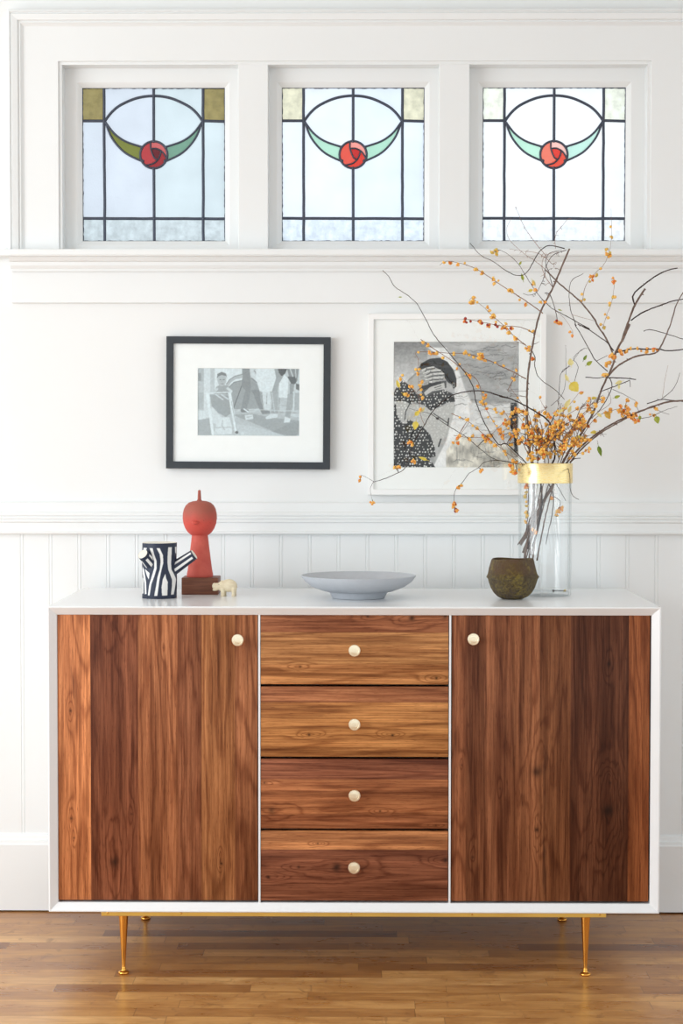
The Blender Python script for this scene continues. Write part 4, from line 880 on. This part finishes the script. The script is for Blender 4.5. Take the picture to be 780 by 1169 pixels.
A.twig('3 655,262,0 655,190,0 700,125,0 725,97,0', .0006, .0004, 2, 6, 'o'); A.twig('3 600,300,0 550,240,0 490,155,0 460,95,0 432,30,0', .0007, .0004, 2, 8, 'r')
A.twig('3 600,380,0 540,330,1 480,290,1 400,215,1 385,150,1 410,90,1', .0006, .0003, 2, 6, 'o', rng_=(.1, .7)); A.twig('3 640,350,1 560,290,1 460,275,1 400,265,1', .0006, .0003, 2, 3, 'y')
A.twig('3 640,480,0 620,400,1 600,340,1 620,290,1 690,270,0', .001, .0006, 1)
A.twig('3 640,480,0 600,420,-1 580,360,-1 600,300,-1 670,280,-1', .0007, .0005, 2); A.cluster('3 595,455,-1 610,520,0 655,455,0 600,300,0 655,345,0 665,295,0', 4, .007, 'o'); A.cluster('3 540,515,-1 590,420,-1', 3, .006, 'o'); A.cluster('3 650,370,0', 3, .007, 'r')
A.leaf('3 535,455,-1', .013, 'p', -60, .5); A.leaf('3 470,420,-1', .013, 'g', 105, .45, .5); A.leaf('3 460,342,-1', .007, 'g', 60, .6); A.leaf('3 518,495,-1', .009, 'y', 20, .7)
A.cluster('5 75,465,-1 90,510,-1', 3, .005, 'y'); A.done()
# --- B: forked stem leaning right
B = Branch('thick forked stem leaning right, its two dark tips before the wall', P('7 150,690,1')[0])
B.twig('7 150,690,1 215,560,1 290,420,1 370,285,1 430,150,2 6 60,800,2 130,700,2 210,560,2 260,420,2 320,290,2 342,235,2 330,180,2 290,90,2 230,0,2 4 290,660,2 210,560,2 90,455,2 15,380,2', .0035, .0016, 0, part_='stem')
B.twig('6 342,235,2 352,180,2 410,70,3 440,0,3 4 440,775,3 510,580,3 570,486,3', .0028, .0026, 0, part_='stem'); B.twig('4 512,575,3 500,530,2 530,490,2 620,420,2 690,385,2 750,370,2', .0020, .0014, 1)
B.twig('4 490,662,3 560,615,2 650,580,2 720,555,2 800,542,2', .0018, .0014, 1); B.twig('6 305,330,2 360,270,1 480,205,1 600,185,1 640,140,1 700,0,1 4 745,570,1 800,480,1', .0026, .0012, 0)
B.twig('6 355,180,2 460,158,3 560,160,3 620,158,3 690,170,3 790,160,3', .0018, .0014, 1, 12, 'o', rng_=(.05, .6)); B.twig('6 530,45,3 565,34,3 650,55,3 720,75,3 790,100,3', .0011, .0009, 1)
B.twig('6 340,170,2 300,120,1 260,90,1 180,35,1 110,0,1 4 260,710,1 160,655,1 60,600,1 3 630,590,-1 560,520,-1.5 500,430,-2 450,350,-2 400,300,-2 350,270,-2', .0014, .0005, 1, 3, 'o', rng_=(.6, .8))
B.cluster('3 318,280,-2', 5, .005, 'g'); B.twig('6 300,300,2 220,225,3 150,100,3 90,0,3 4 185,690,3 150,580,3 155,450,3 225,402,3', .0013, .0007, 1)
B.twig('4 330,712,2 360,620,2 380,570,2 395,490,2 396,432,2', .0005, .0004, 2, 5, 'g'); B.cluster('4 385,440,2', 3, .004, 'o')
B.twig('4 218,560,2 235,480,2 270,420,2 340,350,2 365,290,2 380,220,2 382,100,2 378,40,2', .0007, .0003, 2, 9, 'g', rng_=(0, .85)); B.cluster('4 272,425,2 360,300,2', 3, .003, 'o')
B.twig('6 300,340,2 420,345,0 482,352,0', .0016, .0012, 1); B.twig('6 160,338,0 230,342,1 300,336,2', .0012, .0009, 1); B.twig('6 250,430,2 330,402,1 440,356,0', .0012, .0010, 1); B.twig('6 440,356,0 445,400,0', .0008, .0005, 1)
B.twig('6 315,345,2 328,400,1 270,520,1 200,600,1', .0012, .001, 1); B.twig('6 330,415,1 400,445,1 480,488,1', .0007, .0004, 1); B.twig('6 240,560,2 320,500,1 300,420,1', .0006, .0005, 2)
B.twig('4 10,510,0 40,520,0 65,590,0 82,665,0', .0010, .0007, 1); B.cluster('4 85,675,0', 4, .004, 'r'); B.twig('4 60,600,-1 120,650,-1 165,720,-1', .0004, .0003, 2); B.cluster('4 163,735,-1', 2, .003, 'o')
B.twig('4 160,630,1 230,650,1 290,665,2', .0005, .0004, 2); B.cluster('6 340,200,1', 9, .010, 'o'); B.cluster('6 310,245,2', 4, .008, 'o'); B.cluster('6 290,320,1', 4, .007, 'y')
B.twig('6 230,235,2 300,200,2', .0008, .0006, 1); B.twig('6 5,310,1 60,260,1 130,165,1 170,155,2', .0008, .0005, 1)
B.leaf('6 185,248,0', .0125, 'g', 35, .65); B.leaf('6 158,212,0', .0115, 'd', 60, .5); B.leaf('6 362,462,0', .0115, 'g', 20, .55); B.leaf('6 368,372,0', .014, 'p', 200, .5); B.leaf('6 372,400,0', .009, 'p', -90, .6); B.leaf('4 92,603,-1', .007, 'g', 160, .4)
B.done()
# --- C: low right pair
C_ = Branch('long low stem reaching out to the right edge, two branchlets lying together', P('7 165,745,2')[0])
C_.twig('7 165,745,2 225,600,2 300,400,2 400,230,3 470,120,3 6 110,800,3 200,720,3 330,635,3 470,570,3 600,520,3 700,492,3 800,486,3', .0025, .0022, 0, part_='stem')
C_.twig('6 60,880,2 150,780,1 260,690,1 400,610,1 500,555,1 600,525,2', .0020, .0014, 0); C_.twig('6 550,507,3 640,480,3 700,484,3 780,492,3', .0014, .0011, 1); C_.twig('6 640,480,3 710,420,3 742,368,3 760,310,3', .0009, .0005, 1); C_.twig('6 650,465,3 665,350,3 685,262,3', .0004, .0003, 2)
C_.twig('6 612,540,3 650,562,3 692,573,3', .0006, .0004, 1); C_.twig('6 470,602,1 560,592,1 660,550,1 745,522,1', .0008, .0005, 1); C_.twig('6 60,885,2 90,855,2 128,853,2', .0012, .0010, 1)
C_.twig('6 110,770,2 220,600,2 360,540,2 420,545,2', .0009, .0006, 2, 8, 'o'); C_.cluster('6 400,560,1 440,580,1 430,545,1 465,590,1', 8, .011, 'o'); C_.cluster('6 380,515,1 470,500,1 425,480,1 600,530,2 585,572,2', 2, .005, 'o')
C_.leaf('6 615,610,1', .0145, 'g', -75, .8, .25); C_.leaf('6 253,808,1', .020, 'd', -72, .45, .4, .5); C_.leaf('6 505,598,1', .009, 'g', -90, .7); C_.leaf('6 303,582,1', .015, 'o', -60, .8); C_.leaf('6 208,688,1', .012, 'y', 190, .6)
C_.twig('6 235,740,1 240,760,1', .0004, .0003, 2); C_.twig('7 480,120,3 485,150,-4 495,200,-8.5 500,290,-8.5 520,345,-8.5 560,372,-8.5', .0009, .0007, 1)
C_.done()
# --- D: left arching dark branch
D = Branch('long arching branch that bends down to the left below the white picture', P('7 235,760,0')[0])
D.twig('7 235,700,0 275,560,0 300,400,0 300,200,0 5 440,1040,0 450,900,0 410,730,0 290,635,-1 120,545,-3 0,510,-5 2 700,135,-5 600,105,-6 520,105,-7 440,130,-8 370,190,-8 330,255,-8', .0024, .0011, 1, part_='stem')
D.twig('2 330,255,-8 290,320,-8 262,390,-8 240,450,-8 200,472,-8 150,495,-8 105,508,-8', .0011, .0008, 1); D.twig('2 105,508,-8 80,492,-8 50,477,-8', .0005, .0003, 1); D.twig('2 105,506,-8 90,535,-8 97,585,-8', .0005, .0003, 1)
D.cluster('2 46,492,-8', 3, .003, 'o'); D.cluster('2 100,600,-8', 3, .003, 'o'); D.twig('2 330,255,-8 310,200,-8 300,120,-8 215,35,-8', .0006, .0003, 2, 4, 'y'); D.cluster('2 315,90,-8 320,130,-8 250,120,-8', 2, .004, 'y')
D.cluster('2 270,325,-8 270,415,-8 205,445,-8', 4, .007, 'o'); D.leaf('2 212,70,-8', .0155, 'y', 110, .45, .4); D.leaf('2 245,120,-8', .011, 'y', -30, .5); D.leaf('2 300,200,-8', .014, 'y', 45, .6); D.leaf('2 290,257,-8', .016, 'y', -100, .75); D.leaf('2 275,335,-8', .012, 'o', -50, .5); D.leaf('2 322,403,-8', .017, 'y', 160, .35, .5); D.leaf('2 325,185,-8', .010, 'p', 60, .5)
D.twig('2 360,205,-6 440,260,-5 520,310,-4 640,405,-2 745,418,-1', .0009, .0007, 1); D.cluster('2 600,315,-3', 3, .005, 'y'); D.twig('2 360,205,-6 300,190,-7 260,180,-8', .0006, .0004, 1)
D.done()
# --- E: thin tall left
E_ = Branch('thin bare branch slanting to the upper left across both frame edges', P('7 250,690,-1')[0])
E_.twig('7 200,720,-1 240,560,-1 250,400,-1 235,200,-1 5 215,1050,-2 60,900,-3 2 660,340,-4 600,250,-5 560,150,-6 546,82,-6 1 530,545,-7 460,460,-7 400,390,-8 350,300,-8 310,230,-8 250,180,-8 207,152,-8 180,105,-8 150,76,-8', .0016, .0007, 1, part_='stem')
E_.twig('1 330,400,-7 400,450,-6 470,495,-6 540,550,-5 600,600,-5 2 600,170,-4 650,260,-3 700,350,-3 770,415,-1', .0009, .0006, 2, 12, 'y', rng_=(.0, .7)); E_.leaf('1 236,202,-8', .006, 'g', 0, .4)
E_.twig('2 450,203,-5 520,235,-5 600,300,-4 700,380,-3 750,418,-1', .0009, .0006, 2, 12, 'y'); E_.cluster('2 465,330,-5 480,305,-5 ', 2, .004, 'o'); E_.twig('2 460,300,-5 540,310,-4 620,300,-4 700,230,-3 780,210,-2', .0007, .0005, 2, 8, 'y')
E_.twig('2 560,160,-5 620,180,-4 700,205,-3 780,190,-2', .0006, .0005, 2, 10, 'y'); E_.cluster('2 675,275,-3 675,305,-3 735,285,-2 720,300,-2', 4, .006, 'o'); E_.cluster('2 745,185,-2 700,240,-2 600,130,-4', 3, .006, 'y')
E_.done()
# --- F: droop to the front, dark berries
F = Branch('short drooping branch ending in a dark red cluster below the white picture', P('7 215,640,-2')[0])
F.twig('7 190,600,-1 205,400,-1 200,250,-1 5 180,1050,-4 2 745,428,-5 660,412,-6 600,420,-7 570,445,-7 530,470,-7 500,510,-7 470,540,-7 462,580,-7 465,620,-7', .0011, .0006, 1, part_='stem')
F.cluster('2 583,455,-7 487,528,-7', 3, .003, 'o'); F.cluster('2 461,597,-7 468,632,-7', 4, .004, 'r'); F.cluster('2 467,612,-7', 2, .003, 'o')
F.cluster('2 725,460,-6.5 745,462,-6.5 722,440,-6.5', 4, .005, 'o'); F.twig('5 10,905,-4 60,990,-5 90,1060,-6 2 730,455,-6.5', .0006, .0004, 2); F.done()
# --- G: twigs hanging inside the glass
G = Branch('lowest twigs inside the clear glass, with small pale berries', P('7 200,560,0')[0])
G.twig('7 150,690,0 200,620,0 230,540,0 270,400,0 290,270,0 270,100,0 5 330,900,0 300,760,0 290,680,0', .0016, .0008, 0, part_='stem'); G.twig('7 130,690,-1 200,570,-1 230,450,-1 262,330,-1 5 310,1040,-1 350,850,-1 330,700,-1', .0013, .0007, 0)
G.twig('7 345,255,1 382,340,1 372,480,1 350,580,1 328,685,1', .0013, .0009, 1); G.twig('7 380,345,1 410,365,1 430,382,1 422,430,1 400,495,1', .0008, .0005, 1); G.cluster('7 430,438,1', 6, .004, 'o'); G.cluster('7 403,488,1 415,440,1', 2, .003, 'y')
G.twig('7 395,255,1 430,310,1 470,382,1', .0009, .0006, 1); G.twig('7 192,270,-2 195,350,-2 205,420,-2 203,500,-2 185,540,-2', .0006, .0004, 2, 7, 'g'); G.cluster('7 195,268,-2 358,372,0 240,585,-1', 3, .004, 'o')
G.twig('7 225,760,0 255,640,0 285,520,0 325,380,0 380,270,0 5 520,1040,0 600,900,0 660,740,0', .0018, .0010, 0); G.twig('7 190,785,1 240,600,1 300,420,1 350,260,1 5 480,1040,1 520,880,1 500,760,1', .0016, .0009, 0)
for a in ('7 140,680,0 190,590,0 215,500,0', '7 245,570,0 275,450,0 282,350,0', '7 215,765,0 230,660,0 262,540,0 290,430,0', '7 175,770,0 185,690,0 225,560,0 245,420,0'): G.twig(a, .0012, .0008, 0)
G.done()
# --- H, I: bushy middles full of berries
def bushy(label, cx_, w_, n, kinds, seed, lean):
    H = Branch(label, P('7 %g,560,0' % (290+lean*60))[0]); r = random.Random(seed)
    px0 = 622+lean*12
    H.twig('', .0019, .0010, 0, pts=[at(608+lean*4, 640, Y0), at(615+lean*6, 590, Y0), at(px0, 535, Y0), at(px0+lean*10, 500, Y0), at(cx_, 468, Y0)], part_='stem')
    for k in range(n):
        a = at(px0+r.uniform(-10, 10), 528-r.uniform(2, 30), Y0+r.uniform(-.02, .02)); ex = cx_+r.uniform(-w_, w_); ez = r.triangular(436, 520, 492)
        dd = r.uniform(-.07, .05); b = at(ex, ez, Y0+dd); mid = (a+b)/2+Vector((r.uniform(-.03, .03), r.uniform(-.01, .01), r.uniform(-.01, .02)))
        H.twig('', r.uniform(.0007, .0012), .0004, r.choice([1, 2, 2, 0]), max(3, int(90/n)), r.choice(kinds), pts=[a, mid, b])
    return H
H1 = bushy('bushy berry laden branch at the left of the vase mouth', 602, 30, 19, 'yyyo', 3, -1); H1.done()
H2 = bushy('bushy branch crowded with orange berries above the middle of the vase', 636, 30, 15, 'yyo', 4, 0); H2.leaf('5 610,440,-5', .0215, 'y', -50, .95, .25); H2.leaf('5 578,235,-2', .0135, 'p', 100, .9); H2.leaf('5 545,360,-2', .014, 'p', 115, .5); H2.leaf('5 555,570,-4', .019, 'p', 60, .5); H2.leaf('5 500,630,-4', .013, 'p', 30, .45)
for a in ('5 370,590,0', '5 490,590,0', '5 330,640,0', '5 520,640,0', '5 300,760,0', '5 450,640,0'): H2.cluster(a, 5, .009, 'o')
H2.twig('5 480,580,-1 500,330,0 575,270,0 ', .0008, .0006, 1); H2.twig('5 610,390,-1 640,280,0 625,240,0 600,200,0 690,125,1', .0007, .0005, 1); H2.twig('5 420,590,-1 530,450,-1 540,100,-1', .0006, .0003, 1); H2.done()
H3 = bushy('berry covered branch spraying to the right of the vase mouth', 662, 32, 13, 'yyyo', 8, 1.3); H3.leaf('6 60,540,-3', .014, 'p', 70, .5); H3.leaf('6 215,470,-3', .010, 'y', 10, .6); H3.leaf('6 110,720,-4', .011, 'y', 200, .6); H3.leaf('6 250,580,-3', .011, 'p', -40, .6)
for a in ('6 210,500,0', '6 130,600,0', '6 260,470,0', '6 100,625,0', '6 150,520,0', '6 175,490,0', '6 60,600,0', '6 220,540,0'): H3.cluster(a, 5, .009, 'y')
H3.leaf('6 140,740,-3', .013, 'g', 40, .5); H3.leaf('6 205,560,-3', .010, 'o', 20, .6); H3.done()
H4 = Branch('slender yellow berried branch just in front of the others', P('7 260,600,-2')[0])
H4.twig('7 230,640,-2 280,420,-2 310,260,-2 5 400,1040,-3 380,960,-4 430,860,-5 520,750,-5 640,700,-4', .0014, .0008, 0, part_='stem')
for a in ('5 340,950,-5', '5 370,990,-5', '5 560,920,-5', '5 640,890,-5', '5 520,940,-5', '5 470,740,-5', '5 510,760,-5', '5 680,720,-4', '5 640,730,-4', '5 610,870,-4', '5 700,860,-4', '5 260,1010,-3', '5 360,960,-4'): H4.cluster(a, 6, .008, 'y')
H4.done()

# dried bits fallen to the bottom of the vase
for k, (px, kind) in enumerate(((632, 'speck'), (645, 'speck'), (639, 'stalk'))):
    q = Vector((xp(px, VC.y-.012+k*.006, 672), VC.y-.012+k*.006, ZT+.0165)); bm = bmesh.new()
    if kind == 'speck': bmesh.ops.create_icosphere(bm, subdivisions=2, radius=.0026, matrix=Matrix.Diagonal((1.3, .9, .8, 1))); q.z = ZT+.0132
    else: tube(bm, [(-.014, 0, 0), (-.006, .002, .0006), (.004, -.001, 0), (.013, .001, .0005)], [.0006, .0007, .0007, .0005], 6); q.z = ZT+.0118
    o = from_bm('dried_berry' if kind == 'speck' else 'dried_stalk', bm, BARK[1] if k != 1 else BM_['grn'], loc=q, smooth=True)
    tag(o, ['dark shrivelled berry lying in the bottom of the glass vase', 'pale dried berry in the glass vase, nearer its right side', 'thin dark dried stalk lying in the bottom of the glass vase'][k], 'dried berry' if kind == 'speck' else 'twig', 'dried bits at the bottom of the vase')
